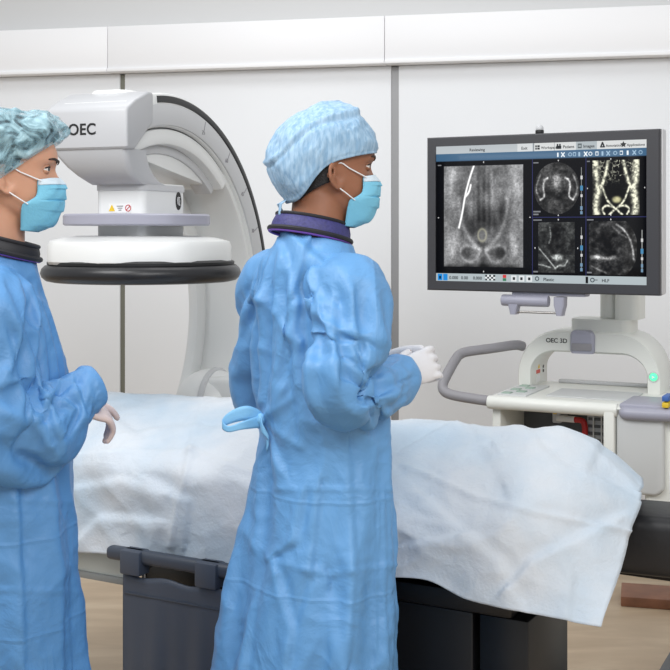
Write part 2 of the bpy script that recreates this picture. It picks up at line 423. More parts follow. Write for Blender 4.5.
# oval badge on the right face of the column
BX, BZ = .035, CZ+.37
ov = MB(); ov.prism([(.028*math.cos(a)*.62, .028*math.sin(a)) for a in np.linspace(0, 2*PI, 32, endpoint=False)], -.1012, -.0995, M=Matrix(((1, 0, 0, BX), (0, 0, 1, 0), (0, 1, 0, BZ), (0, 0, 0, 1))))
ov = ov.build('oval_badge', M_INK, carm)
wv = MB()
for s in (-1, 0, 1):
    wv.tube([(BX+.009*math.sin(t*5+s), -.1015, BZ+s*.009+.006*math.cos(t*5)*.5+t*.003) for t in np.linspace(-1, 1, 14)], .0008, n=6)
wv.build('badge_mark', M_STW, ov)
# bumper plate and detector, both centred under the tip
DX, DY = -.05, -.02
def octa(r, c, z, rot=-55):
    pts = []
    for k in range(8):
        a = math.radians(22.5+45*k+rot); b = math.radians(22.5+45*(k+1)+rot)
        p = V(r*math.cos(a), r*math.sin(a), 0); q = V(r*math.cos(b), r*math.sin(b), 0)
        for s in (.12, .5, .88): pts.append(V(c[0], c[1], z)+p.lerp(q, s))
    return pts
MB().loft([octa(r, (DX, DY+.02), CZ+z) for r, z in ((.232, .293), (.238, .298), (.238, .323), (.232, .328))]).build('bumper_plate', M_LAV, carm, ang=30)
MB().loft([octa(r, (DX, DY+.01), CZ+z) for r, z in ((.290, .178), (.296, .186), (.296, .232), (.290, .246), (.25, .256), (.20, .262))]).build('detector_housing', M_EQ, carm, ang=24)
MB().lathe([(.27, .174), (.284, .176), (.284, .184), (.27, .19)], M=Matrix.Translation((DX, DY, CZ))).build('detector_gap', M_INK, carm)
MB().lathe([(.20, .122), (.27, .123), (.288, .127), (.300, .138), (.304, .15), (.300, .163), (.290, .173), (.265, .178)], n=72, M=Matrix.Translation((DX, DY, CZ))).build('bumper_ring', M_BLACK, carm)
MB().box((.09, -.05, CZ+.275), (.03, .05, .06), bev=.005).build('plate_bracket', M_EQG, carm)
# yoke that carries the arc, low at the right limb
MB().box((.47, -.09, .85), (.26, .13, .31), bev=.022, seg=3).build('yoke', M_EQ, carm)
for k in range(3): MB().cyl((.338, -.08-.02*k, .93), (.341, -.08-.02*k, .93), .004, n=12).build('indicator_dot', M_EQD, carm)
MB().ball((.42, -.01, .905), (.118, .125, .118), 36).build('pivot_hub', M_EQ, carm)
MB().cyl((.42, -.040, .905), (.42, -.018, .905), .124, n=40, bev=.006).build('pivot_flange', M_EQG, carm)
MB().loft([rrect(.46, .90, -.12, .16, z, .05) for z in (.78, .12)]).build('stand_column', M_EQ, carm)
MB().loft([rrect(.38, 1.0, -.18, .22, z, .08) for z in (.05, .16)]).build('wheeled_base', M_EQG, carm)
for wx in (.44, .94):
    for wy in (-.14, .16):
        MB().cyl((wx, wy-.02, .045), (wx, wy+.02, .045), .045, n=24, bev=.006).build('caster', M_BLACK, carm)
MB().loft([rrect(.20, .40, -.10, .12, z, .03) for z in (.66, .52)]).build('tube_housing', M_EQ, carm)

# ------------------------------------------------------------------ monitor workstation
CO = V(.513, 3.97, 0); CROT = math.radians(-26)
cart = thing('monitor_cart', 'white wheeled workstation cart with an arched column under the large display', 'workstation cart', CO, CROT)
WT = .947
mb = MB()
prof = [(-.005, -.012), (.012, -.028), (.03, -.030), (.50, -.010), (.50, .0), (.03, 0), (.008, -.003)]      # (depth, z)
rings = []
for s, sc in ((-.008, .9), (-.004, 1), (.64, 1), (.645, .9)):
    rings.append([V(s, d if sc == 1 else .25+(d-.25)*.98, WT+z*sc) for d, z in prof])
mb.loft(rings); wt = mb.build('worktop', M_WARM, cart)
MB().cyl((-.012, .012, WT-.018), (.42, .012, WT-.018), .022, n=24, bev=.006).build('front_roll', M_WARM, cart)
MB().box((.055, .20, WT+.002), (.10, .28, .006), bev=.002).build('key_pad', M_PANEL, wt)
for k in range(5):
    MB().box((.03+(k % 2)*.035, .09+.05*k, WT+.006), (.03, .035, .004), bev=.001).build('key', M_KEYS, wt)
MB().box((.30, .20, WT+.002), (.28, .2, .004), bev=.001).build('work_mat', M_PANEL, wt)
MB().box((.30, .485, WT+.006), (.40, .03, .012), bev=.004).build('rear_ledge', M_EQG, wt)
# arch
def arch_poly(n=26):
    out, inn = [], []
    xl, xr, zt, rl = -.002, .496, .200, .16
    def half(x0, x1, zt, rx, rz):
        pts = [(x0, 0)]
        for k in range(n+1):
            a = PI-PI/2*k/n; pts.append((x0+rx+rx*math.cos(a), zt-rz+rz*math.sin(a)))
        for k in range(n+1):
            a = PI/2-PI/2*k/n; pts.append((x1-rx+rx*math.cos(a), zt-rz+rz*math.sin(a)))
        pts.append((x1, 0)); return pts
    o_ = half(-.002, .496, .202, .145, .165); i_ = half(.047, .449, .128, .088, .075)
    return o_+i_[::-1]
# polygon (x, z) extruded in depth y
MA = Matrix(((1, 0, 0, 0), (0, 0, 1, 0), (0, 1, 0, WT), (0, 0, 0, 1)))
ap = arch_poly(); half_n = len(ap)//2
mb = MB()
outer, inner = ap[:half_n], ap[half_n:][::-1]
rings = []
for (ox, oz), (ix, iz) in zip(outer, inner):
    b = .12
    def L_(k): return V(ix+(ox-ix)*k, 0, iz+(oz-iz)*k+WT)
    rings.append([L_(.08)+V(0, .31, 0), L_(.92)+V(0, .31, 0), L_(1)+V(0, .318, 0), L_(1)+V(0, .512, 0), L_(.92)+V(0, .52, 0), L_(.08)+V(0, .52, 0), L_(0)+V(0, .512, 0), L_(0)+V(0, .318, 0)])
mb.loft(rings); ar = mb.build('arch', M_WARM, cart, ang=45)
Mt = Matrix.Translation((.100, .3095, WT+.160)) @ Matrix.Rotation(PI/2, 4, 'X')
text('OEC 3D', .0215, Mt, M_INK, ar, 'lettering', bold=.0003)
pb = MB().cyl((.472, .302, WT+.058), (.472, .312, WT+.058), .0125, n=24, bev=.003).build('power_button', M_GREEN, ar)
MB().tube([(.472+.0155*math.cos(a), .309, WT+.058+.0155*math.sin(a)) for a in np.linspace(0, 2*PI, 28, endpoint=False)], .0025, n=8, closed=True).build('button_ring', M_EQG, pb)
MB().prism([(-.004, -.005), (.006, 0), (-.004, .005)], 0, .001, M=Matrix.Translation((.472, .3018, WT+.058)) @ Matrix.Rotation(PI/2, 4, 'X')).build('play_mark', M_STW, pb)
# stickers on the inner face of the left arch leg (normal +x)
MI = lambda y, z: Matrix.Translation((.0475, y, z))
MB().box((.0478, .395, WT+.046), (.0014, .045, .013)).build('red_sticker', M_ORG, ar)
MB().box((.0478, .395, WT+.022), (.0014, .04, .026)).build('white_sticker', M_STW, ar)
MB().prism([(-.01, -.009), (.01, -.009), (0, .011)], 0, .001, M=Matrix.Translation((.0486, .40, WT+.066)) @ Matrix(((0, 0, 1, 0), (1, 0, 0, 0), (0, 1, 0, 0), (0, 0, 0, 1)))).build('warning_triangle', M_YEL, ar)
for z in (.058, .042): MB().cyl((.0465, .46, WT+z), (.0485, .46, WT+z), .006, n=16).build('screw', M_INK, ar)
# column that carries the display
MB().loft([rrect(.178, .385, .335, .50, WT+z, .03) for z in (.125, .20, .243)]).build('column_block', M_WARM, cart)
hb = MB(); hb.loft([rrect(x0, x1, .29, .345, WT+z, .012) for x0, x1, z in ((.194, .269, .127), (.190, .274, .136), (.190, .274, .190), (.193, .268, .200), (.20, .25, .206))]); hb = hb.build('front_holder', M_LAV, cart)
MB().box((.232, .287, WT+.150), (.07, .006, .025), bev=.002).build('holder_lip', M_HANDLE, hb)
MB().cyl((.300, .42, WT+.24), (.300, .42, WT+.345), .034, n=28, bev=.004).build('column_neck', M_WARM, cart)
MB().loft([rrect(.325, .41, .36, .50, WT+z, .025) for z in (.243, .44)]).build('rear_post', M_WARM, cart)
arm = MB()
arm.loft([[V(.40, .40, WT+.335), V(.40, .50, WT+.335), V(.40, .50, WT+.43), V(.40, .40, WT+.43)], [V(.25, .34, WT+.355), V(.25, .46, WT+.355), V(.25, .46, WT+.44), V(.25, .34, WT+.44)], [V(.08, .23, WT+.40), V(.08, .36, WT+.40), V(.08, .36, WT+.46), V(.08, .23, WT+.46)]])
arm.build('display_arm', M_WARM, cart)
MB().loft([rrect(.06, .22, .20, .34, WT+z, .02) for z in (.40, .62)]).build('display_mount', M_EQG, cart)
# handles
def bez(pts, n=8):
    out = []
    m = len(pts)
    for i in range(m-1):
        p0 = Vector(pts[max(i-1, 0)]); p1 = Vector(pts[i]); p2 = Vector(pts[i+1]); p3 = Vector(pts[min(i+2, m-1)])
        for k in range(n):
            t = k/n; out.append(.5*((2*p1)+(p2-p0)*t+(2*p0-5*p1+4*p2-p3)*t*t+(3*p1-p0-3*p2+p3)*t**3))
    out.append(Vector(pts[-1])); return out
MB().tube(bez([(.0, .03, WT-.018), (-.06, .025, WT-.013), (-.135, .028, WT-.006), (-.172, .034, WT+.004), (-.186, .05, WT+.024), (-.184, .085, WT+.055), (-.175, .145, WT+.102), (-.168, .172, WT+.118), (-.145, .195, WT+.127), (-.08, .24, WT+.136), (-.01, .30, WT+.146), (.01, .33, WT+.14)], 6), .0175, n=16).build('side_handle', M_HANDLE, cart)
MB().tube(bez([(.445, .0, WT-.022), (.46, -.006, WT-.022), (.56, -.008, WT-.020), (.66, -.004, WT-.016), (.72, .03, WT-.01), (.74, .12, WT), (.735, .3, WT)], 6), .020, n=16, round_ends=True).build('front_handle', M_LAV, cart)
MB().box((.55, .10, WT-.005), (.25, .2, .025), bev=.008).build('handle_plate', M_LAV, cart)
# body below the worktop
MB().box((.012, .20, .78), (.03, .34, .30), bev=.006).build('left_post', M_WARM, cart)
MB().box((.20, .30, .78), (.36, .02, .32), bev=.004).build('recess_back', M_EQD, cart)
gr = MB(); gr.box((.325, .20, .80), (.10, .012, .24), bev=.003); gr = gr.build('vent_panel', M_EQG, cart)
for k in range(9): MB().box((.325, .192, .70+.024*k), (.09, .006, .010), bev=.001).build('vent_slot', M_EQD, gr)
for k in range(3): MB().box((.298+.027*k, .190, .80), (.004, .008, .23)).build('vent_bar', M_EQ, gr)
MB().box((.395, .10, .70), (.035, .22, .46), bev=.006).build('front_post', M_WARM, cart)
dp = MB(); dp.prism([(0, 0), (.035, -.03), (.125, -.03), (.15, -.01), (.15, .225), (0, .225)], 0, .20, M=Matrix(((1, 0, 0, .415), (0, 0, 1, .0), (0, 1, 0, .70), (0, 0, 0, 1))), bev=.012, seg=3)
dp.build('front_cover', M_PANEL, cart)
MB().box((.60, .22, .66), (.20, .40, .50), bev=.015).build('lower_body', M_WARM, cart)
lab = MB().box((.603, .018, .66), (.05, .004, .17), bev=.001).build('info_label', M_STW, cart)
for k in range(9): MB().box((.603, .0155, .73-.018*k), (.036-.006*(k % 3), .0015, .004)).build('text_line', M_INK, lab)
MB().box((.572, .02, WT+.032), (.02, .08, .016), bev=.002).build('blue_sticker', M_BLU, cart)
MB().box((.572, .02, WT+.012), (.02, .08, .016), bev=.002).build('yellow_sticker', M_YEL, cart)
cn = MB().cyl((.17, .20, .862), (.235, .19, .862), .011, n=16, bev=.002).build('cable_plug', M_STW, cart)
MB().tube(bez([(.235, .19, .862), (.262, .185, .86), (.27, .184, .84), (.27, .184, .80)], 5), .010, n=12).build('red_connector', M_RED, cart)
MB().box((.165, .20, .885), (.014, .02, .02), bev=.003).build('yellow_latch', M_YEL, cart)
MB().box((.17, .24, .87), (.03, .09, .05), bev=.004).build('plug_socket', M_EQG, cart)
MB().box((.86, .25, .40), (.30, .40, .80), bev=.03).build('tower', M_WARM, cart)
MB().box((.82, .18, .10), (.55, .62, .08), bev=.02).build('base_plate', M_EQD, cart)
for wx in (.60, 1.04):
    for wy in (-.08, .44): MB().cyl((wx-.02, wy, .05), (wx+.02, wy, .05), .05, n=24, bev=.006).build('caster', M_BLACK, cart)

# ------------------------------------------------------------------ display
MO = V(.314, 4.10, 1.295); MROT = math.atan2(-.37, .696)
mx = V(math.cos(MROT), math.sin(MROT), 0); mn = V(mx.y, -mx.x, 0)
MWID, MHT = .788, .52
disp = thing('display_monitor', 'large dark framed display showing grey scans above the workstation cart', 'monitor', MO, MROT)
def mon(px, py):
    p = ray_plane(px, py, MO, mn)-MO
    return p.dot(mx), p.z
# local: x right, z up, front at y=0, body goes to +y
tl, tr, bl, br = mon(436, 145.4), mon(646.5, 140.5), mon(435, 281), mon(646.5, 285)
SX0, SX1 = (tl[0]+bl[0])/2, (tr[0]+br[0])/2; SZ1, SZ0 = (tl[1]+tr[1])/2, (bl[1]+br[1])/2
fr = MB()
def q4(x0, x1, z0, z1, y): return [V(x0, y, z0), V(x1, y, z0), V(x1, y, z1), V(x0, y, z1)]
fr.loft([q4(0, MWID, 0, MHT, .032), q4(0, MWID, 0, MHT, .004), q4(.004, MWID-.004, .004, MHT-.004, 0), q4(SX0, SX1, SZ0, SZ1, 0), q4(SX0, SX1, SZ0, SZ1, .02)], cap=False)
fr.build('bezel', M_BEZEL, disp)
MB().box((MWID/2+.004, .044, MHT/2+.002), (MWID+.004, .045, MHT+.002), bev=.008).build('rear_shell', M_RIM, disp)
MB().box((MWID*.5, .08, MHT*.5), (.5, .06, .34), bev=.02).build('back_cover', M_EQD, disp)
cam_ = MB(); cam_.cyl((MWID*.495, .03, MHT), (MWID*.495, .03, MHT+.014), .014, n=20, bev=.003); cam_ = cam_.build('sensor_base', M_INK, disp)
MB().ball((MWID*.495, .03, MHT+.018), .013, 20).build('sensor_dome', M_EQG, disp)

def paint_screen(W=720, H=456):
    rs = np.random.RandomState(3)
    yy, xx = np.mgrid[0:H, 0:W]; u = (xx+.5)/W; v = (yy+.5)/H
    img = np.zeros((H, W, 3)); img[:] = (3, 4, 7)
    def fnoise(fx, fy, oc=4, seed=0):
        r = np.random.RandomState(seed); out = np.zeros((H, W)); amp = 1; tot = 0
        for o in range(oc):
            nx, ny = int(fx*2**o)+2, int(fy*2**o)+2
            g = r.rand(ny+1, nx+1)
            gx = u*(nx-1); gy = v*(ny-1); ix = gx.astype(int); iy = gy.astype(int)
            tx = gx-ix; ty = gy-iy; tx = tx*tx*(3-2*tx); ty = ty*ty*(3-2*ty)
            a = g[iy, ix]*(1-tx)+g[iy, ix+1]*tx; b = g[iy+1, ix]*(1-tx)+g[iy+1, ix+1]*tx
            out += amp*(a*(1-ty)+b*ty); tot += amp; amp *= .55
        return out/tot
    def rect(u0, v0, u1, v1, c):
        m = (u >= u0) & (u < u1) & (v >= v0) & (v < v1); img[m] = c
    def segd(pts, asp):
        d = np.full((H, W), 9.0)
        for (ax, ay), (bx, by) in zip(pts[:-1], pts[1:]):
            X = (u-ax)*asp; Y = v-ay; dx = (bx-ax)*asp; dy = by-ay
            k = np.clip((X*dx+Y*dy)/(dx*dx+dy*dy+1e-12), 0, 1)
            d = np.minimum(d, np.hypot(X-dx*k, Y-dy*k))
        return d
    ASP = W/H
    def local(u0, v0, u1, v1): return (u-u0)/(u1-u0), (v-v0)/(v1-v0)
    def blob(a, b, ca, cb, ra, rb, p=2): return np.exp(-(((a-ca)/ra)**2+((b-cb)/rb)**2)**(p/2))
    def curve(a, b, pts, w):
        d = np.full((H, W), 9.0)
        for _ in range(2 if len(pts) > 2 else 0):
            q = [pts[0]]
            for (ax, ay), (bx, by) in zip(pts[:-1], pts[1:]): q += [(ax*.75+bx*.25, ay*.75+by*.25), (ax*.25+bx*.75, ay*.25+by*.75)]
            pts = q+[pts[-1]]
        for (ax, ay), (bx, by) in zip(pts[:-1], pts[1:]):
            X = a-ax; Y = b-ay; dx = bx-ax; dy = by-ay
            k = np.clip((X*dx+Y*dy)/(dx*dx+dy*dy+1e-12), 0, 1)
            d = np.minimum(d, np.hypot(X-dx*k, (Y-dy*k)))
        return np.exp(-(d/w)**2)
    fine = fnoise(150, 100, 2, 77); fine2 = fnoise(70, 44, 3, 78); fine = .6*fine+.4*fine2
    # main radiograph
    x0, y0, x1, y1 = .040, .15, .434, .893
    a, b = local(x0, y0, x1, y1); ins = (a >= 0) & (a <= 1) & (b >= 0) & (b <= 1)
    st = fnoise(30, 9, 4, 5); cl = fnoise(7, 8, 5, 8)
    g = .46+.16*(cl-.5)*2+.18*(st-.5)*2
    g += .12*np.clip(abs(a-.5)*2-.55, 0, 1)*2.0
    g -= .20*blob(a, b, .5, .60, .30, .20, 4)
    g -= .14*blob(a, b, .5, .36, .16, .34, 3)*np.sin(a*46)**2
    for s in (-1, 1):
        cx = .5
        P = lambda *q: [(cx+s*(p-.5), r) for p, r in q]
        g += .26*curve(a, b, P((.80, .33), (.80, .45), (.76, .58), (.70, .68), (.62, .77), (.54, .82)), .028)
        g -= .16*blob(a, b, cx+s*.26, .47, .055, .16, 3)
        g += .16*curve(a, b, P((.78, .60), (.88, .72), (.90, .86)), .05)
        g -= .24*blob(a, b, cx+s*.22, .86, .085, .06, 4)
        g += .20*curve(a, b, P((.53, .84), (.62, .80), (.72, .78), (.80, .84), (.76, .92), (.66, .96), (.58, .92), (.53, .84)), .018)
        g += .16*curve(a, b, P((.86, .0), (.92, .2), (.88, .40)), .06)
        g += .10*curve(a, b, P((.60, .05), (.62, .30), (.66, .5)), .03)
        g -= .10*blob(a, b, cx+s*.33, .40, .04, .08, 2)
    g -= .25*blob(a, b, .5, .97, .05, .10, 2)
    g += .15*blob(a, b, .54, .685, .12, .075, 4)
    g -= .25*np.clip((b-.96)/.04, 0, 1)
    g = np.clip((g-.40)*1.1+.50, .10, 1)*.84*(.68+.64*fine)
    gi = np.stack([g*225, g*226, g*228], -1)
    ring = np.exp(-((np.hypot((a-.49)/.062, (b-.685)/.072)-.82)/.2)**2); core = blob(a, b, .49, .685, .045, .055, 4)
    for c, k in enumerate((225, 222, 190)): gi[..., c] = gi[..., c]*(1-.55*ring)+k*.55*ring*.85; gi[..., c] = gi[..., c]*(1-.3*core)+150*.3*core
    nd = np.maximum(curve(a, b, [(.385, .0), (.33, .12), (.27, .30), (.24, .46), (.195, .61)], .010), curve(a, b, [(.345, .19), (.325, .26), (.27, .31)], .010))
    nd = np.clip(nd*1.6, 0, 1)[..., None]; gi = gi*(1-nd)+np.array([250, 250, 250])*nd
    img[ins] = gi[ins]
    # axial slice (round)
    a, b = local(.592-.106, .325-.185, .592+.106, .325+.185); rr = np.hypot((a-.5)*2, (b-.5)*2); ins = rr < 1
    g = .24+.22*(fnoise(40, 26, 4, 11)-.5)*2
    g += .38*blob(a, b, .5, .36, .10, .13, 3)+.12*blob(a, b, .5, .42, .22, .22, 4)
    for s in (-1, 1):
        g += .62*curve(a, b, [(.5+s*(p-.5), q) for p, q in ((.70, .30), (.78, .34), (.80, .50), (.76, .66), (.86, .72))], .022)
        g += .35*curve(a, b, [(.5+s*(p-.5), q) for p, q in ((.86, .24), (.94, .40), (.96, .56), (.86, .72))], .02)
        g -= .18*blob(a, b, .5+s*.16, .58, .08, .10, 2)
    g -= .16*blob(a, b, .5, .66, .12, .08, 3); g += .12*blob(a, b, .5, .74, .09, .07, 2)
    g = np.clip(g, .04, 1)*(.35+1.3*fine); g[b > .9] *= .8
    img[ins] = np.stack([g*215]*3, -1)[ins]
    # bone rendering
    a, b = local(.757, .135, .968, .515); ins = (a >= 0) & (a <= 1) & (b >= 0) & (b <= 1)
    n1 = fnoise(60, 34, 4, 21)
    vein = np.clip(1-abs(n1-.5)*13, 0, 1)
    m = np.zeros((H, W))
    for s in (-1, 1):
        P = lambda *q: [(.5+s*(p-.5), r) for p, r in q]
        m = np.maximum(m, 1.1*curve(a, b, P((.93, .0), (.92, .3), (.86, .55), (.93, .8), (.90, 1.0)), .075)*(.35+.9*n1))
        m = np.maximum(m, curve(a, b, P((.66, .02), (.70, .2), (.76, .38), (.82, .50)), .035))
        m = np.maximum(m, curve(a, b, P((.80, .46), (.74, .60), (.68, .74), (.58, .84), (.50, .90)), .022))
        m = np.maximum(m, curve(a, b, P((.56, .86), (.70, .82), (.80, .90), (.74, .99)), .022))
        m = np.maximum(m, .9*curve(a, b, P((.52, .90), (.60, .97), (.64, 1.0)), .022))
    top = np.clip((.62-b)/.62, 0, 1)
    m = np.maximum(m, vein*top*np.clip(1.25-abs(a-.5)*.6, 0, 1)*(n1 > .44))
    m *= .30+1.4*fnoise(110, 70, 2, 33)
    hole = blob(a, b, .5, .58, .20, .17, 4)*(b > .40); m *= 1-.95*hole
    bl = blob(a, b, .52, .725, .10, .065, 4); m = np.clip(m, 0, 1)
    gi = np.stack([m*238+4, m*236+5, m*212+5], -1)
    gi = gi*(1-bl[..., None])+np.stack([225*(.6+.5*n1), 220*(.6+.5*n1), 170*(.6+.5*n1)], -1)*bl[..., None]
    img[ins] = gi[ins]
    # coronal slice
    a, b = local(.505, .565, .677, .925); ins = (a >= 0) & (a <= 1) & (b >= 0) & (b <= 1)
    n2 = fnoise(44, 30, 4, 41); g = .22+.24*(n2-.5)*2
    g += .55*blob(a, b, .52, .70, .16, .065, 4)-.12*blob(a, b, .45, .35, .16, .26, 3)
    g += .6*curve(a, b, [(0, .50), (.14, .62), (.30, .76), (.46, .90)], .016)+.5*curve(a, b, [(0, .84), (.18, .86), (.34, .90)], .016)+.5*curve(a, b, [(.46, .92), (.60, .84), (.72, .88), (.80, .76)], .02)
    g += .3*curve(a, b, [(.32, .1), (.36, .3), (.30, .42)], .02)
    g = np.clip(g, .03, 1)*(.35+1.3*fine); img[ins] = np.stack([g*205, g*210, g*208], -1)[ins]
    # sagittal slice
    a, b = local(.742, .56, .955, .935); rr = np.hypot((a-.42)/.60, (b-.5)/.62); ins = (a >= 0) & (a <= 1) & (b >= 0) & (b <= 1) & (rr < 1)
    n3 = fnoise(40, 28, 4, 51); g = .20+.26*(n3-.5)*2
    g -= .12*blob(a, b, .35, .42, .28, .2, 4)
    g += .45*curve(a, b, [(.05, .68), (.2, .66), (.36, .70), (.55, .66)], .035)+.5*blob(a, b, .18, .68, .05, .05, 2)
    g += .55*curve(a, b, [(.58, .06), (.74, .16), (.86, .32), (.92, .52), (.94, .7)], .022)+.3*curve(a, b, [(.5, .10), (.66, .24), (.80, .30)], .02)
    g += .3*curve(a, b, [(.05, .84), (.2, .90), (.36, .96)], .02)
    g = np.clip(g, .03, 1)*(.35+1.3*fine); img[ins] = np.stack([g*205]*3, -1)[ins]
    # separators, sliders
    sep = (48, 52, 105)
    for r in ((.476, .115, .4785, .94), (.726, .115, .7285, .94), (.4785, .528, 1, .533)): rect(*r, sep)
    for sx_, v0, v1 in ((.706, .18, .50), (.706, .60, .90), (.977, .62, .90), ):
        rect(sx_, v0, sx_+.003, v1, (150, 152, 150))
        rect(sx_-.005, v0+.13, sx_+.008, v0+.165, (70, 130, 170)); rect(sx_-.004, v1-.045, sx_+.007, v1-.02, (110, 140, 165)); rect(sx_-.004, v1-.012, sx_+.007, v1+.012, (110, 140, 165))
        rect(sx_-.003, v0+.06, sx_+.006, v0+.085, (200, 200, 200)); rect(sx_-.003, v0+.19, sx_+.006, v0+.21, (200, 200, 200))
    # small corner captions and orientation ticks
    for (cu_, cv) in ((.24, .125), (.24, .925), (.012, .53), (.466, .53), (.60, .128), (.60, .517), (.60, .548), (.84, .128), (.84, .517), (.84, .548), (.735, .33), (.99, .33), (.49, .75), (.69, .75)):
        rect(cu_-.003, cv-.002, cu_+.003, cv+.002, (215, 215, 215)); rect(cu_-.001, cv-.006, cu_+.001, cv+.006, (215, 215, 215))
    for (cu_, cv, w) in ((.008, .135, .018), (.482, .135, .025), (.732, .135, .014), (.482, .545, .04), (.732, .545, .03), (.482, .485, .035), (.482, .505, .025), (.482, .915, .022), (.732, .915, .022)):
        rect(cu_, cv, cu_+w, cv+.010, (120, 122, 126))
    # bars
    rect(0, 0, 1, .058, (176, 182, 186)); rect(.405, .0, .478, .058, (203, 206, 208)); rect(.482, 0, 1, .058, (206, 208, 208)); rect(.682, 0, .778, .058, (168, 176, 180))
    rect(.482, 0, .486, .058, (120, 125, 130)); rect(.58, .0, .583, .058, (160, 165, 168))
    rect(0, .058, 1, .115, (62, 96, 126)); rect(0, .110, 1, .115, (40, 62, 84))
    rect(0, .942, 1, 1, (168, 178, 182))
    rect(.008, .948, .032, .995, (30, 130, 205)); rect(.036, .948, .058, .995, (30, 130, 205))
    rect(.0155, .962, .0245, .985, (10, 40, 70))
    rs = np.random.RandomState(5)
    for k in range(5):
        for j in range(3):
            if (k+j) % 2 == 0: rect(.248+.010*k, .950+.014*j, .257+.010*k, .962+.014*j, (18, 22, 24))
            else: rect(.248+.010*k, .950+.014*j, .257+.010*k, .962+.014*j, (225, 228, 228))
    rect(.335, .948, .352, .970, (200, 60, 60)); rect(.335, .972, .352, .992, (60, 120, 90))
    for k in range(3): rect(.375+.037*k, .950, .402+.037*k, .994, (212, 216, 218)); rect(.383+.037*k, .962, .394+.037*k, .982, (40, 44, 46))
    d = np.hypot((u-.50)*ASP, v-.970); img[(d > .010) & (d < .016)] = (50, 60, 66)
    rect(.726, .950, .738, .995, (18, 20, 22)); d = np.hypot((u-.757)*ASP, v-.972); img[(d > .010) & (d < .016)] = (50, 60, 66); rect(.766, .970, .78, .974, (40, 44, 46))
    # tool icons
    icons = (.598, .622, .655, .675, .697, .727, .748, .778, .803, .829, .86, .887, .915, .945, .972)
    for k, c in enumerate(icons):
        col = (228, 234, 238) if k in (0, 1, 5, 6, 7, 11, 12) else (150, 178, 200)
        dd = np.hypot((u-c)*ASP, v-.087)
        if k % 4 == 0: rect(c-.004, .072, c+.004, .103, col)
        elif k % 4 == 1: img[segd([(c-.007, .074), (c+.006, .101)], ASP) < .004] = col; img[segd([(c+.006, .074), (c-.007, .101)], ASP) < .004] = col
        elif k % 4 == 2: img[(dd > .009) & (dd < .014)] = col
        else: img[(abs(u-c) < .007) & (abs(v-.087) < .014) & ((abs(u-c) > .0045) | (abs(v-.087) > .009))] = col
    # tab icons
    dk = (38, 42, 45)
    rect(.492, .016, .512, .046, dk); rect(.499, .016, .501, .046, (206, 208, 208)); rect(.492, .029, .512, .032, (206, 208, 208))
    rect(.590, .024, .614, .046, dk); rect(.593, .012, .600, .028, dk); rect(.604, .012, .611, .028, dk)
    rect(.690, .014, .708, .046, (84, 92, 96)); rect(.693, .022, .705, .038, (150, 158, 160))
    img[segd([(.795, .042), (.803, .012), (.811, .042), (.795, .042)], ASP) < .005] = dk
    return img
def star(c, s, u, v): pass

simg = paint_screen()
H_, W_ = simg.shape[:2]
im = bpy.data.images.new('screen_picture', W_, H_)
px = np.ones((H_, W_, 4), np.float32); px[..., :3] = np.clip(simg[::-1]/255, 0, 1); im.pixels.foreach_set(px.ravel()); im.update()
M_SCR = bpy.data.materials.new('screen_glow'); M_SCR.use_nodes = True
nt = M_SCR.node_tree; b = nt.nodes['Principled BSDF']; tx = nt.nodes.new('ShaderNodeTexImage'); tx.image = im; tx.extension = 'EXTEND'
b.inputs['Base Color'].default_value = (.004, .004, .005, 1); b.inputs['Roughness'].default_value = .35; b.inputs['Specular IOR Level'].default_value = .15
nt.links.new(tx.outputs['Color'], b.inputs['Emission Color']); b.inputs['Emission Strength'].default_value = 1.0
scr = MB().grid(lambda i, j: V(SX0+(SX1-SX0)*i, .006, SZ0+(SZ1-SZ0)*j), 8, 8).build('screen', M_SCR, disp)
uvl = scr.data.uv_layers.new(name='uv')
for p in scr.data.polygons:
    for li in p.loop_indices:
        c = scr.data.vertices[scr.data.loops[li].vertex_index].co
        uvl.data[li].uv = ((c.x-SX0)/(SX1-SX0), (c.z-SZ0)/(SZ1-SZ0))
md = scr.modifiers.new('thick', 'SOLIDIFY'); md.thickness = .01; md.offset = -1
M_UITEXT = mat('screen_text_dark', rgb(30, 34, 36), .4)
M_UILIGHT = mat('screen_text_light', rgb(235, 238, 240), .4, emit=rgb(225, 230, 232), estr=.5)
def uitext(body, uu, vv, h, m=M_UITEXT, bold=.0002):
    x = SX0+(SX1-SX0)*uu; z = SZ1+(SZ0-SZ1)*vv
    text(body, h, Matrix.Translation((x, .0045, z)) @ Matrix.Rotation(PI/2, 4, 'X'), m, scr, 'screen_caption', depth=.0003, bold=bold)
for body, uu in (('Reviewing', .17), ('Exit', .425), ('Workspace', .520), ('Patient', .622), ('Images', .716), ('Annotation', .818), ('Applications', .912)):
    uitext(body, uu, .043, {.52: .0115, .818: .0115, .912: .0115}.get(uu, .0135))
for body, uu in (('0.000', .068), ('0.00', .128), ('0.000', .188), ('Plastic', .53), ('HLF', .80)): uitext(body, uu, .985, .0145)
MB().prism([((.006 if k % 2 else .012)*.9*math.sin(PI*k/5), (.006 if k % 2 else .012)*.9*math.cos(PI*k/5)) for k in range(10)], 0, .0005, M=Matrix.Translation((SX0+(SX1-SX0)*.897, .005, SZ1+(SZ0-SZ1)*.03)) @ Matrix.Rotation(PI/2, 4, 'X')).build('star_icon', M_UITEXT, scr)
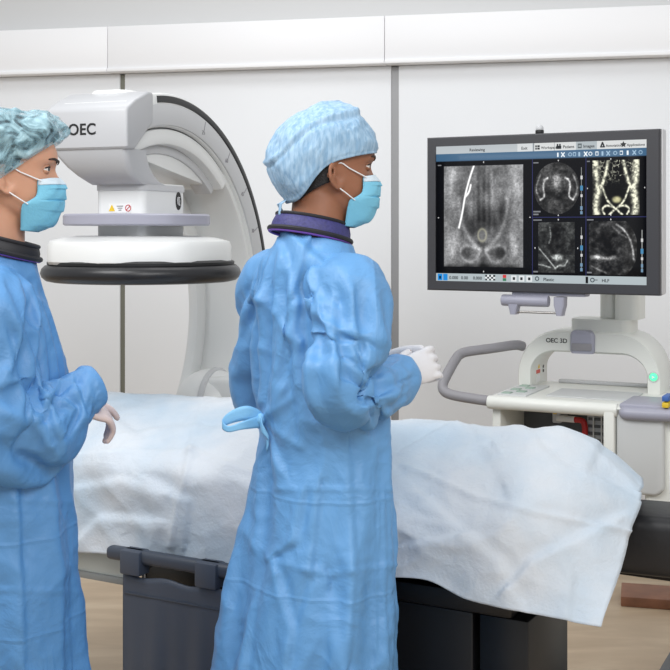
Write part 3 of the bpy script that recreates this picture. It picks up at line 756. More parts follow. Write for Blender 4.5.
# bar with two hooks under the display
def wl(px, py, d=.0):
    p = ray_plane(px, py, MO-mn*d, mn)-MO
    return V(p.dot(mx), d, p.z)
p0 = wl(502, 300, .02); p1 = wl(549, 300.5, .02)
bk = MB().cyl(p0, V(p1.x, p1.y, p0.z), .019, n=24, bev=.004).build('grip_bar', M_LAV, disp)
for q in (514, 560):
    h0 = wl(q, 303, .02)
    MB().loft([rrect(h0.x-w, h0.x+w, .005, .045, z, .006) for w, z in ((.018, p0.z+.015), (.018, p0.z-.012), (.013, p0.z-.03), (.010, p0.z-.046))]).build('hook', M_LAV, disp)
h0 = wl(514, 312, .02); h1 = wl(560, 312, .02)
MB().cyl(V(h0.x, .025, p0.z-.038), V(h1.x, .025, p0.z-.038), .004, n=10).build('hook_rod', M_STEEL, disp)
MB().box(((h0.x+h1.x)/2+.04, .04, p0.z+.024), (.25, .05, .014), bev=.004).build('bar_bracket', M_LAV, disp)
MB().box(((h0.x+h1.x)/2-.02, .055, p0.z+.03), (.05, .03, .05), bev=.004).build('bar_bracket', M_LAV, disp)
# ------------------------------------------------------------------ people
M_SKIN_M = mat('skin_brown', rgb(150, 100, 74), .5, var=.06, vscale=30, sss=.08, bump=.03, bscale=250)
M_SKIN_W = mat('skin_light', rgb(206, 154, 126), .48, var=.05, vscale=30, sss=.10, bump=.02, bscale=250)
M_HAIR = mat('hair_black', rgb(28, 26, 27), .55, var=.3, vscale=120, bump=.3, bscale=300)
M_HAIRW = mat('hair_brown', rgb(58, 46, 44), .5, var=.4, vscale=40, bump=.5, bscale=90)
M_BROW = mat('brow_dark', rgb(48, 34, 28), .6)
M_EYEW = mat('eye_white', rgb(225, 220, 215), .25, coat=.5)
M_IRIS = mat('iris_dark', rgb(40, 28, 22), .2, coat=.6)
M_GLOVE = mat('glove_latex', rgb(222, 220, 222), .5, bump=.10, bscale=60)
M_GLOVEW = mat('glove_latex_clear', rgb(226, 206, 200), .45, bump=.10, bscale=60)
M_LOOP = mat('loop_white', rgb(240, 240, 242), .6)
M_MASK = mat('mask_blue', rgb(122, 194, 222), .7, var=.05, vscale=12, bump=.15, bscale=160)
M_MASKB = mat('mask_band_white', rgb(214, 228, 238), .7, bump=.15, bscale=160)
M_COLLAR = mat('collar_purple', rgb(58, 56, 112), .55, var=.2, vscale=160, bump=.2, bscale=220)
M_TRIM = mat('collar_black', rgb(28, 27, 32), .6)
M_PURPLE = mat('edge_purple', rgb(112, 72, 165), .6)
M_SCRUB = mat('scrub_navy', rgb(52, 66, 104), .75, bump=.1, bscale=200)
M_SHOE = mat('shoe_dark', rgb(52, 54, 60), .5)

def fabric(name, c1, c2, creases=(), vcrease=(), crumple=.42, vs=2.0):
    m = mat(name, c1, .5)
    nt = m.node_tree; N = nt.nodes; L = nt.links; b = N['Principled BSDF']
    tc = N.new('ShaderNodeTexCoord')
    n1 = N.new('ShaderNodeTexNoise'); n1.inputs['Scale'].default_value = vs; n1.inputs['Detail'].default_value = 4
    L.new(tc.outputs['Object'], n1.inputs['Vector'])
    r = N.new('ShaderNodeValToRGB'); e = r.color_ramp.elements
    e[0].position = .3; e[0].color = c1; e[1].position = .7; e[1].color = c2
    L.new(n1.outputs['Fac'], r.inputs['Fac']); L.new(r.outputs['Color'], b.inputs['Base Color'])
    # sharp paper-like crumple: ridges of a distorted noise
    n2 = N.new('ShaderNodeTexNoise'); n2.inputs['Scale'].default_value = 9; n2.inputs['Detail'].default_value = 5; n2.inputs['Distortion'].default_value = .5
    L.new(tc.outputs['Object'], n2.inputs['Vector'])
    def math_(op, a, bb=None):
        k = N.new('ShaderNodeMath'); k.operation = op
        for i, x in enumerate((a, bb)):
            if x is None: continue
            if isinstance(x, (int, float)): k.inputs[i].default_value = x
            else: L.new(x, k.inputs[i])
        return k.outputs[0]
    h = math_('MULTIPLY', math_('ABSOLUTE', math_('SUBTRACT', n2.outputs['Fac'], .5)), -1.0)
    sp = N.new('ShaderNodeSeparateXYZ'); L.new(tc.outputs['Object'], sp.inputs[0])
    for ax, lst in (('Z', creases), ('X', vcrease)):
        for z0 in lst:
            wob = math_('MULTIPLY', math_('SUBTRACT', n1.outputs['Fac'], .5), .03)
            d = math_('ABSOLUTE', math_('SUBTRACT', math_('ADD', sp.outputs[ax], wob), z0))
            t = math_('MULTIPLY', math_('MAXIMUM', math_('SUBTRACT', .006, d), 0.0), 14.0)
            h = math_('ADD', h, t)
    n3 = N.new('ShaderNodeTexNoise'); n3.inputs['Scale'].default_value = 260; n3.inputs['Detail'].default_value = 2
    L.new(tc.outputs['Object'], n3.inputs['Vector'])
    b1 = N.new('ShaderNodeBump'); b1.inputs['Strength'].default_value = .12; b1.inputs['Distance'].default_value = .002
    L.new(n3.outputs['Fac'], b1.inputs['Height'])
    b2 = N.new('ShaderNodeBump'); b2.inputs['Strength'].default_value = crumple; b2.inputs['Distance'].default_value = .03
    L.new(h, b2.inputs['Height']); L.new(b1.outputs['Normal'], b2.inputs['Normal']); L.new(b2.outputs['Normal'], b.inputs['Normal'])
    return m
M_GOWN = fabric('gown_blue', rgb(94, 148, 199), rgb(106, 160, 210), creases=(.943, .752, .56), vcrease=(.10,))
M_GOWNW = fabric('gown_blue_deep', rgb(84, 138, 191), rgb(95, 149, 202), creases=(.90, .72))
M_TIE = fabric('tie_blue', rgb(120, 182, 226), rgb(136, 196, 236), crumple=.2)
def cap_material(name, c1, c2, alpha=1.0, veil=False):
    m = mat(name, c1, .75, sheen=.1)
    nt = m.node_tree; N = nt.nodes; L = nt.links; b = N['Principled BSDF']
    tc = N.new('ShaderNodeTexCoord')
    mp = N.new('ShaderNodeMapping'); mp.inputs['Scale'].default_value = (1, 1, .22) if not veil else (1, 1, 1); L.new(tc.outputs['Object'], mp.inputs['Vector'])
    n = N.new('ShaderNodeTexNoise'); n.inputs['Scale'].default_value = 130 if not veil else 20; n.inputs['Detail'].default_value = 4; n.inputs['Distortion'].default_value = .3 if not veil else 2.2
    L.new(mp.outputs['Vector'], n.inputs['Vector'])
    r = N.new('ShaderNodeValToRGB'); e = r.color_ramp.elements; e[0].position = .35; e[1].position = .65; e[0].color = c1; e[1].color = c2
    L.new(n.outputs['Fac'], r.inputs['Fac']); L.new(r.outputs['Color'], b.inputs['Base Color'])
    bp = N.new('ShaderNodeBump'); bp.inputs['Strength'].default_value = .5; bp.inputs['Distance'].default_value = .004
    L.new(n.outputs['Fac'], bp.inputs['Height']); L.new(bp.outputs['Normal'], b.inputs['Normal'])
    if veil:
        r2 = N.new('ShaderNodeMapRange'); r2.inputs['From Min'].default_value = .35; r2.inputs['From Max'].default_value = .7
        r2.inputs['To Min'].default_value = alpha-.28; r2.inputs['To Max'].default_value = min(1, alpha+.42)
        L.new(n.outputs['Fac'], r2.inputs['Value']); L.new(r2.outputs['Result'], b.inputs['Alpha'])
    return m
M_CAPM = cap_material('cap_blue', rgb(128, 164, 194), rgb(163, 193, 217))
M_CAPW = cap_material('cap_net_teal', rgb(112, 160, 176), rgb(176, 210, 220), .36, True)

def remeshed(me, voxel, smooth=0):
    o = bpy.data.objects.new('tmp_remesh', me); COL.objects.link(o)
    md = o.modifiers.new('r', 'REMESH'); md.mode = 'VOXEL'; md.voxel_size = voxel
    if smooth:
        sm = o.modifiers.new('s', 'SMOOTH'); sm.iterations = smooth; sm.factor = .5
    dg = bpy.context.evaluated_depsgraph_get(); dg.update()
    out = bpy.data.meshes.new_from_object(o.evaluated_get(dg))
    bpy.data.objects.remove(o); return out

# ---- head, in head space: x forward, y left, z up, origin between the ears
HF = [(-.118, .055), (-.108, .076), (-.095, .083), (-.078, .083), (-.066, .083), (-.055, .086), (-.045, .087), (-.03, .083), (-.01, .081), (.012, .080), (.03, .088), (.05, .087), (.08, .072), (.10, .050), (.112, .024), (.118, 0)]
HB = [(-.118, .035), (-.10, .005), (-.085, -.02), (-.07, -.05), (-.05, -.075), (-.02, -.094), (.02, -.101), (.05, -.099), (.08, -.083), (.10, -.058), (.112, -.03), (.118, -.004)]
HW = [(-.118, .018), (-.108, .034), (-.09, .048), (-.07, .058), (-.045, .066), (-.01, .072), (.02, .075), (.05, .073), (.08, .061), (.10, .043), (.112, .024), (.118, .003)]
def head_pt(z, th, off=0.0, sc=1.0):
    f, b, w = smooth_interp(HF, z), smooth_interp(HB, z), smooth_interp(HW, z)
    c, s = math.cos(th), math.sin(th)
    cx = (f+b)/2; L = (f-b)/2
    x = cx+(L+off)*math.copysign(abs(c)**.92, c)
    y = (w+off)*math.copysign(abs(s)**.92, s)*(1-.10*max(0, c)**2)
    # nose, brow, eye sockets
    fr = max(0, c)
    nz = smooth_interp([(-.046, 0), (-.040, .008), (-.030, .0215), (-.022, .020), (-.005, .012), (.012, .005), (.03, 0)], z)
    wd = .010+.008*max(0, min(1, (.0-z)/.03))
    if fr > 0:
        x += nz*math.exp(-(y/wd)**2)
        x += .004*math.exp(-((z-.028)/.009)**2)*math.exp(-((abs(y)-.03)/.022)**2)
        x -= .009*math.exp(-((z-.010)/.011)**2)*math.exp(-((abs(y)-.030)/.014)**2)
        x += .004*math.exp(-((z+.02)/.015)**2)*math.exp(-((abs(y)-.04)/.016)**2)
    return V(x*sc, y*sc, z*sc)
def head_shape(mb, M, sc=1.0):
    zs = [-.118+.236*i/52 for i in range(53)]
    mb.loft([[head_pt(z, 2*PI*k/64, 0, sc) for k in range(64)] for z in zs], M=M)
def ear_shape(mb, M, side, sc=1.0):
    B = Matrix.Translation((-.016*sc, side*.071*sc, -.014*sc)) @ Matrix.Rotation(side*math.radians(-22), 4, 'Z') @ Matrix.Rotation(math.radians(-12), 4, 'Y')
    pts = []
    for k in range(22):
        a = 2*PI*k/22; rx = .0205+.003*math.sin(a); pts.append(V(rx*math.cos(a)-.002*math.sin(a)*0, side*(.007-.004*math.cos(a)), .029*math.sin(a))*sc)
    mb.tube(pts, .0048*sc, n=8, closed=True, M=M @ B)
    mb.ball((0, -side*.003*sc, 0), (.020*sc, .003*sc, .027*sc), 16, M=M @ B)
    mb.tube([(-.004, side*.009, .016), (-.007, side*.009, .0), (-.002, side*.009, -.012)], .0032, n=6, M=M @ B)
    mb.ball((.005*sc, side*.004*sc, -.027*sc), (.009*sc, .006*sc, .010*sc), 12, M=M @ B)

def hand_shape(mb, wrist, direction, back, side, curl, spread=.0, thumb=(.55, .75, -.35), tcurl=.4, k=1.0, lift=None):
    """side +1: right hand. curl: per finger the bend at the three joints"""
    X = Vector(direction).normalized(); Z = Vector(back); Z = (Z-X*Z.dot(X)).normalized(); Y = Z.cross(X)
    M = Matrix(((X.x, Y.x, Z.x, wrist[0]), (X.y, Y.y, Z.y, wrist[1]), (X.z, Y.z, Z.z, wrist[2]), (0, 0, 0, 1)))
    def el(x, w, t, z=0, y=0): return [V(x, y+w*math.cos(2*PI*i/20), z+t*math.sin(2*PI*i/20)) for i in range(20)]
    mb.loft([el(-.030, .024*k, .019*k), el(-.012, .0255*k, .0195*k), el(.012, .033*k, .0185*k), el(.05, .040*k, .0165*k), el(.076, .0405*k, .0145*k), el(.088, .033*k, .010*k)], M=M)
    for i, (y, L, r) in enumerate(((.030, .072, .0092), (.0105, .081, .0094), (-.0105, .075, .0090), (-.029, .059, .0080))):
        y *= side
        p = V(.088, y, .001); pts = [V(.06, y*.85, 0), p]; a = 0.0
        yaw = spread*(1.5-i)*side
        for ph, bend in zip((.48, .30, .22), curl[i]):
            a -= bend
            d = V(math.cos(a)*math.cos(yaw), math.cos(a)*math.sin(yaw), math.sin(a))
            p = p+d*L*ph*1.0; pts.append(p.copy())
        rr = [r*k*1.0, r*k*1.16, r*k*1.02, r*k*.95, r*k*.82]
        mb.tube(bez(pts, 4), list(np.interp(np.linspace(0, 4, 17), range(5), rr)), n=10, round_ends=True, M=M)
    d = V(thumb[0], thumb[1]*side, thumb[2]).normalized()
    p0 = V(.012, .018*side, -.006); p1 = p0+d*.044; d2 = (d+V(tcurl, -tcurl*.3*side, -tcurl*.3)).normalized(); p2 = p1+d2*.033; d3 = (d2+V(tcurl*.6, -tcurl*.25*side, -.1)).normalized(); p3 = p2+d3*.024
    mb.tube(bez([p0, p1, p2, p3], 4), list(np.interp(np.linspace(0, 3, 13), range(4), [.0145*k, .0118*k, .0108*k, .009*k])), n=10, round_ends=True, M=M)

def oval(c, fwd, rgt, a, b, n=40, e=1.0):
    out = []
    for i in range(n):
        t = 2*PI*i/n; cs, sn = math.cos(t), math.sin(t)
        out.append(Vector(c)+fwd*b*math.copysign(abs(cs)**e, cs)+rgt*a*math.copysign(abs(sn)**e, sn))
    return out

def make_person(P):
    base = Vector(P['base']); al = math.radians(P['facing'])
    f = V(math.cos(al), math.sin(al), 0); rt = V(math.sin(al), -math.cos(al), 0)
    who = thing('person', P['label'], 'person', base, 0)
    Lc = lambda p: Vector(p)-base                        # world -> person space
    H = Matrix.Translation(Lc(P['head'])) @ Matrix.Rotation(math.radians(P['yaw']), 4, 'Z') @ Matrix.Rotation(math.radians(P['pitch']), 4, 'Y')
    hs = P['hscale']; S = P['shape']
    # --- body, one continuous surface
    mb = MB()
    head_shape(mb, H, hs)
    for s in (-1, 1): ear_shape(mb, H, s, hs)
    nb = V(0, 0, P['neck_z'])+f*P['neck_off']
    nt_ = H @ V(-.028*hs, 0, -.045*hs)
    mb.tube([nb-V(0, 0, .06), nb, nb.lerp(nt_, .5), nt_], [S['neck']*1.08, S['neck']*1.03, S['neck'], S['neck']*.98], n=28)
    mb.loft([oval(f*o_+V(0, 0, z), f, rt, a, b, 36) for z, a, b, o_ in S['torso']])
    sh = {}
    for side, key in ((1, 'R'), (-1, 'L')):
        s_, e_, w_ = (Lc(x) for x in P['arm'+key]); sh[key] = (s_, e_, w_)
        k = S['arm']*.52
        path = bez([s_-rt*side*.06, s_-rt*side*.012, s_.lerp(e_, .5), e_, e_.lerp(w_, .35), w_], 5)
        mb.tube(path, list(np.interp(np.linspace(0, 5, len(path)), range(6), [.05*k, .056*k, .047*k, .040*k, .042*k, .026*k])), n=18, round_ends=True)
    for side in (1, -1):
        hip = rt*side*.09+V(0, 0, .90); kn = rt*side*.10+V(0, 0, .48)+f*.01; an = rt*side*.10+V(0, 0, .09)-f*.02
        path = bez([hip, hip.lerp(kn, .5), kn, kn.lerp(an, .35), an], 5)
        mb.tube(path, list(np.interp(np.linspace(0, 4, len(path)), range(5), [.072, .068, .052, .052, .036])), n=18, round_ends=True)
        mb.tube([an-V(0, 0, .045)-f*.03, an-V(0, 0, .05)+f*.06, an-V(0, 0, .06)+f*.16], [.032, .036, .026], n=14, round_ends=True)
    for hd in P['hands']: hand_shape(mb, Lc(hd['wrist']), hd['dir'], hd['back'], hd['side'], hd['curl'], hd.get('spread', 0), hd.get('thumb', (.55, .75, -.35)), hd.get('tcurl', .4), hd.get('k', 1)*.80)
    bme = remeshed(mb.mesh('body'), .0042, 3)
    for p in bme.polygons: p.use_smooth = True
    bme.name = 'body'; bme.materials.clear(); bme.materials.append(P['skin'])
    body = bpy.data.objects.new('body', bme); COL.objects.link(body); body.parent = who
    # --- face
    for s in (-1, 1):
        E = H @ Matrix.Translation(V(.0617, s*.0305, .0105)*hs) @ Matrix.Rotation(s*.22, 4, 'Z')
        ey = MB().ball((0, 0, 0), .0118*hs, 20, M=E).build('eye', M_EYEW, who)
        MB().ball((.0085*hs, 0, 0), (.0042*hs, .0064*hs, .0064*hs), 16, M=E).build('iris', M_IRIS, ey)
        for up in (1, -1):
            def lidf(u, v):
                az = (u*2-1)*1.45; op = (.42 if up > 0 else .34)*max(0, math.cos(az*1.05))**.8
                el = up*(op+(1.45-op)*v); r = .0124*hs
                return E @ V(r*math.cos(el)*math.cos(az), r*math.cos(el)*math.sin(az), r*math.sin(el))
            lg_ = MB().grid(lidf, 20, 8).build('eyelid', P['skin'], who)
            md = lg_.modifiers.new('thick', 'SOLIDIFY'); md.thickness = .0012; md.offset = 0
        lid = []
        for k in range(11):
            az = (k/5-1)*1.2; el = .42*max(0, math.cos(az*1.05))**.8; r = .0131*hs
            lid.append(E @ V(r*math.cos(el)*math.cos(az), r*math.cos(el)*math.sin(az), r*math.sin(el)))
        MB().tube(lid, [.0008]+[.0017]*9+[.0008], n=6).build('eyelashes', M_BROW, who)
        def bro(u, v):
            y = s*(.014+.034*u); z = .027+.006*math.sin(u*PI*.75)+(v-.5)*.0075*(1-.6*u)
            th = math.asin(max(-1, min(1, y/.078))); p = head_pt(z, th, .0015); return H @ (p*hs)
        g = MB().grid(bro, 14, 3).build('eyebrow', M_BROW, who)
        md = g.modifiers.new('thick', 'SOLIDIFY'); md.thickness = .002; md.offset = 1
    return who, body, H, f, rt, Lc, sh, hs

def simulate(o, pins, coll, frames, grow, bend, stiff=30):
    """let one garment piece settle over the body under gravity and keep the shape"""
    vg = o.vertex_groups.new(name='pin')
    for idx, wgt in pins: vg.add(idx, wgt, 'REPLACE')
    cm = coll.modifiers.new('c', 'COLLISION'); coll.collision.thickness_outer = .006; coll.collision.cloth_friction = 8
    md = o.modifiers.new('cloth', 'CLOTH'); cs = md.settings
    cs.quality = 6; cs.mass = .22; cs.tension_stiffness = stiff; cs.compression_stiffness = stiff; cs.shear_stiffness = stiff*.4; cs.bending_stiffness = bend
    cs.tension_damping = 12; cs.compression_damping = 12; cs.shear_damping = 8; cs.air_damping = 2
    cs.vertex_group_mass = 'pin'; cs.shrink_min = cs.shrink_max = grow
    md.collision_settings.use_collision = True; md.collision_settings.distance_min = .004; md.collision_settings.collision_quality = 2
    md.point_cache.frame_start = 1; md.point_cache.frame_end = frames
    for fr_ in range(1, frames+1): SC.frame_set(fr_)
    dg = bpy.context.evaluated_depsgraph_get()
    out = bpy.data.meshes.new_from_object(o.evaluated_get(dg))
    nm = o.name
    bpy.data.objects.remove(o); coll.modifiers.clear(); SC.frame_set(1)
    return out
def sculpt(me, base, strokes, noise_amp, seed, zlim=None, flip=None, zst=.45):
    """press folds into the cloth: strokes as seen from the front, plus fine crumpling"""
    me.update(); n = len(me.vertices)
    co = np.empty(n*3); me.vertices.foreach_get('co', co); co = co.reshape(-1, 3)
    no = np.empty(n*3); me.vertices.foreach_get('normal', no); no = no.reshape(-1, 3)
    W = co+np.array(base)
    px = 335+W[:, 0]/W[:, 1]*F; py = HOR-(W[:, 2]-EYE)/W[:, 1]*F
    if flip is not None and no[:, 2].mean()*flip < 0: no = -no
    face = np.clip(-no[:, 1]*2.2+.25+(no[:, 2] if flip is not None else 0), 0, 1)
    off = np.zeros(n)
    for pts, w, h, kind in strokes:
        D = np.full(n, 1e9); SG = np.zeros(n)
        for (ax, ay), (bx, by) in zip(pts[:-1], pts[1:]):
            dx, dy = bx-ax, by-ay; L2 = dx*dx+dy*dy
            k = np.clip(((px-ax)*dx+(py-ay)*dy)/L2, 0, 1)
            ex = px-ax-dx*k; ey = py-ay-dy*k; d = np.hypot(ex, ey)
            sg = np.sign(dx*ey-dy*ex); m = d < D
            D = np.where(m, d, D); SG = np.where(m, sg, SG)
        if kind == 'r': a = np.exp(-(D/w)**1.4)
        elif kind == 's': a = np.tanh(D*SG/(w*.35))*np.exp(-(D/(w*1.6))**2)
        else: a = np.clip(1-D/w, 0, 1)
        off += h*a*face
    rn = np.array([noise_amp*((ridged(Vector((c[0], c[1], c[2]*zst)), 6.0, seed)-.55)*1.0+(ridged(Vector((c[0], c[1], c[2]*.7)), 12, seed+4)-.55)*.55+(ridged(Vector(c), 28, seed+9)-.55)*.18) for c in co])
    if zlim: rn *= np.clip((zlim-co[:, 2])/.05, 0, 1)
    co += no*(off+rn)[:, None]
    me.vertices.foreach_set('co', co.ravel()); me.update()
def relax(me, n):
    bm = bmesh.new(); bm.from_mesh(me)
    for _ in range(n): bmesh.ops.smooth_vert(bm, verts=[v for v in bm.verts if not v.is_boundary], factor=.5, use_axis_x=True, use_axis_y=True, use_axis_z=True)
    bm.to_mesh(me); bm.free()
def subdivided(me, lv):
    o = bpy.data.objects.new('tmp_sub', me); COL.objects.link(o)
    md = o.modifiers.new('s', 'SUBSURF'); md.levels = lv; md.render_levels = lv
    dg = bpy.context.evaluated_depsgraph_get(); dg.update()
    out = bpy.data.meshes.new_from_object(o.evaluated_get(dg)); bpy.data.objects.remove(o); return out
def cloth_piece(name, me, m, parent):
    me.name = name; me.materials.clear(); me.materials.append(m)
    for p in me.polygons: p.use_smooth = True
    g = bpy.data.objects.new(name, me); COL.objects.link(g); g.parent = parent
    md = g.modifiers.new('thick', 'SOLIDIFY'); md.thickness = .0007; md.offset = -1
    return g

def make_gown(P, who, f, rt, Lc, sh, m, frames=30):
    S = P['shape']; base = Vector(P['base'])
    # collider: trunk and legs only
    mb = MB(); mb.loft([oval(f*o_+V(0, 0, z), f, rt, a*.97, b*.97, 36) for z, a, b, o_ in S['torso']])
    for side in (1, -1):
        hip = rt*side*.085+V(0, 0, .92); an = rt*side*.09+V(0, 0, .05)
        mb.tube([hip, hip.lerp(an, .5), an], [.085, .080, .07], n=18, round_ends=True)
    tme = remeshed(mb.mesh('trunk'), .02, 1)
    trunk = bpy.data.objects.new('trunk', tme); COL.objects.link(trunk); trunk.location = base
    mb = MB()
    for key in 'RL':
        s_, e_, w_ = sh[key]; k = S['arm']
        path = bez([s_, s_.lerp(e_, .5), e_, e_.lerp(w_, .35), w_+(w_-e_)*.2], 5)
        mb.tube(path, list(np.interp(np.linspace(0, 4, len(path)), range(5), [.054*k, .047*k, .042*k, .042*k, .03*k])), n=18, round_ends=True)
    ame = mb.mesh('arms'); arms = bpy.data.objects.new('arms', ame); COL.objects.link(arms); arms.location = base
    # trunk of the gown
    G = P['gown']; zs = [g[0] for g in G]
    cols = [[(g[0], g[k]) for g in G] for k in (1, 2, 3, 4)]
    NV, NU = 112, 128
    def pt(u, v):
        z = zs[-1]+(P['hem']-zs[-1])*v
        a, b, o_, r_ = (smooth_interp(c, z) for c in cols)
        t = 2*PI*u; cs, sn = math.cos(t), math.sin(t); e = 1.0
        fl = max(0, (P['waist']-z)/.8)
        wob = 1+fl*.05*math.sin(t*7+1.3)+fl*.04*math.sin(t*11+.4)
        return f*(o_+b*wob*math.copysign(abs(cs)**e, cs))+rt*(r_+a*wob*math.copysign(abs(sn)**e, sn))+V(0, 0, z-.034*max(0, 1-(zs[-1]-z)/.12)*(1+cs)*.5)
    t = MB(); t.loft([[pt(i/NU, j/NV) for i in range(NU)] for j in range(NV+1)], cap=False)
    me = t.mesh('gown'); o = bpy.data.objects.new('gown', me); COL.objects.link(o); o.location = base
    zt = zs[-1]
    top = [v.index for v in me.vertices if v.co.z > zt-.065]
    wst = [v.index for v in me.vertices if abs(v.co.z-P['waist']) < .012]
    hm = [v.index for v in me.vertices if v.co.z < P['hem']+.012]; mid = [v.index for v in me.vertices if P['hem']+.05 < v.co.z < P['waist']-.12]
    out = simulate(o, [(mid, .12), (hm, .8), (top, 1.0), (wst, .35)], trunk, frames, P.get('grow', -.05), P.get('bend', 8.0))
    relax(out, 4); out = subdivided(out, 1); sculpt(out, base, P.get('strokes', []), P.get('crumple', .006), P['seed'], zt-.01)
    g = cloth_piece('gown', out, m, who)
    for key, side in (('R', 1), ('L', -1)):
        s_, e_, w_ = sh[key]
        s0 = s_-rt*side*.075+V(0, 0, -.014); fa = (w_-e_).normalized()
        path = bez([s0, s_+V(0, 0, -.012), s_.lerp(e_, .5), e_, e_.lerp(w_, .5), w_-fa*.005, w_+fa*P.get('cuff', .03)], 10)
        rr = list(np.interp(np.linspace(0, 6, len(path)), range(7), P['sleeve']))
        t = MB(); t.tube(path, rr, n=52, cap=False, flat=1.0)
        me = t.mesh('sleeve'); o = bpy.data.objects.new('sleeve', me); COL.objects.link(o); o.location = base
        m_ = len(path)
        near = lambda q, k: [v.index for v in me.vertices if (v.co-Vector(q)).length < k]
        p0 = [v.index for v in me.vertices if min(range(m_), key=lambda i: (v.co-path[i]).length_squared) <= 2]
        d1 = [v.index for v in me.vertices if (v.co-(w_+fa*(P.get('cuff', .03)-.018))).dot(fa) > 0 and (v.co-w_).length < .12]
        out = simulate(o, [(p0, 1.0), (d1, 1.0)], arms, frames, P.get('sgrow', -.07), P.get('sbend', 1.6))
        relax(out, 1); out = subdivided(out, 1); sculpt(out, base, P.get('sstrokes', []) if key == 'R' else [], P.get('crumple', .006)*.9, P['seed']+3)
        cloth_piece('sleeve', out, m, g)
    bpy.data.objects.remove(trunk); bpy.data.objects.remove(arms)
    return g

def make_gloves(P, who, Lc, m):
    for hd in P['hands']:
        mb = MB(); hand_shape(mb, Lc(hd['wrist']), hd['dir'], hd['back'], hd['side'], hd['curl'], hd.get('spread', 0), hd.get('thumb', (.55, .75, -.35)), hd.get('tcurl', .4), hd.get('k', 1))
        me = remeshed(mb.mesh('glove'), .0024, 3); me.name = 'glove'
        for p in me.polygons: p.use_smooth = True
        me.materials.clear(); me.materials.append(m)
        o = bpy.data.objects.new('glove', me); COL.objects.link(o); o.parent = who

def make_mask(who, H, hs):
    prof = [(0, .0935, -.006), (.10, .104, -.018), (.25, .109, -.032), (.45, .107, -.052), (.7, .099, -.083), (.88, .082, -.110), (1, .050, -.124)]
    PX = [(a, b) for a, b, c in prof]; PZ = [(a, c) for a, b, c in prof]
    edge = [(0, .050, .0600, -.013), (.35, .048, .0635, -.046), (.5, .034, .0660, -.058), (.62, .020, .0655, -.067), (1, .016, .048, -.121)]
    EX = [(a, b) for a, b, c, d in edge]; EY = [(a, c) for a, b, c, d in edge]; EZ = [(a, d) for a, b, c, d in edge]
    def pt(u, v, off=0):
        a = (u*2-1)*PI/2
        xs, zs = smooth_interp(PX, v), smooth_interp(PZ, v); xe, ye, ze = smooth_interp(EX, v), smooth_interp(EY, v), smooth_interp(EZ, v)
        k = max(0, math.cos(a))
        nose = math.exp(-(math.sin(a)/.30)**2)
        x = xe+(xs-xe)*(k**.75)*(.86+.14*(nose if v < .5 else 1)); y = ye*math.sin(a); z = ze+(zs-ze)*k**.8
        sw = (v*4.4) % 1.0
        x += (.0042*sw-.0018)*k*(1 if .1 < v < .95 else 0)+off
        x += .0012*math.sin(a*9+v*14)*k
        return H @ (V(x, y*(1+off*6), z)*hs)
    o = MB().grid(lambda u, v: pt(u, .0+v), 44, 60).build('face_mask', M_MASK, who, ang=70)
    md = o.modifiers.new('thick', 'SOLIDIFY'); md.thickness = .0015; md.offset = 1
    b = MB().grid(lambda u, v: pt(u, .12*v, .0016), 44, 6).build('nose_band', M_MASKB, o, ang=70)
    md = b.modifiers.new('thick', 'SOLIDIFY'); md.thickness = .001; md.offset = 1
    for s in (-1, 1):
        u = 0.5+s*.485
        a0 = H.inverted() @ pt(u, .03); a1 = H.inverted() @ pt(u, .60)
        e0 = V(-.008, s*.0765, .012)*hs; e1 = V(-.030, s*.0735, -.010)*hs; e2 = V(-.012, s*.0765, -.036)*hs
        MB().tube([H @ p for p in bez([a0+V(.004, s*.0015, 0), a0.lerp(e0, .6)+V(0, s*.004, 0), e0, e1, e2, a1.lerp(e2, .45)+V(0, s*.004, 0), a1+V(.002, s*.001, 0)], 5)], .0014, n=6).build('ear_loop', M_LOOP, o)
    return o

def make_collar(who, c_back, c_front, f, rt, lat, m, h):
    """stand-up collar between a back and a front point (person space), tilted with the neck"""
    c0 = (c_back+c_front)/2; L = (c_front-c_back).length/2; ax = (c_front-c_back).normalized(); up = ax.cross(rt*-1).normalized()
    if up.z < 0: up = -up
    ring = lambda k, s: [c0+up*(h*k)+ax*L*s*math.cos(t)+rt*lat*s*math.sin(t) for t in np.linspace(0, 2*PI, 48, endpoint=False)]
    mb = MB(); mb.loft([ring(-.5, 1.04), ring(-.45, 1.07), ring(0, 1.05), ring(.45, .98), ring(.5, .95), ring(.45, .90), ring(0, .95), ring(-.5, .96), ring(-.5, 1.04)], cap=False)
    o = mb.build('neck_collar', m, who)
    MB().tube(ring(-.46, 1.09), .0058, n=8, closed=True).build('collar_trim', M_TRIM, o)
    MB().tube(ring(.48, .965), .0042, n=8, closed=True).build('collar_trim', M_TRIM, o)
    MB().tube(ring(-.60, 1.08), .0036, n=8, closed=True).build('collar_edge', M_PURPLE, o)
    return o

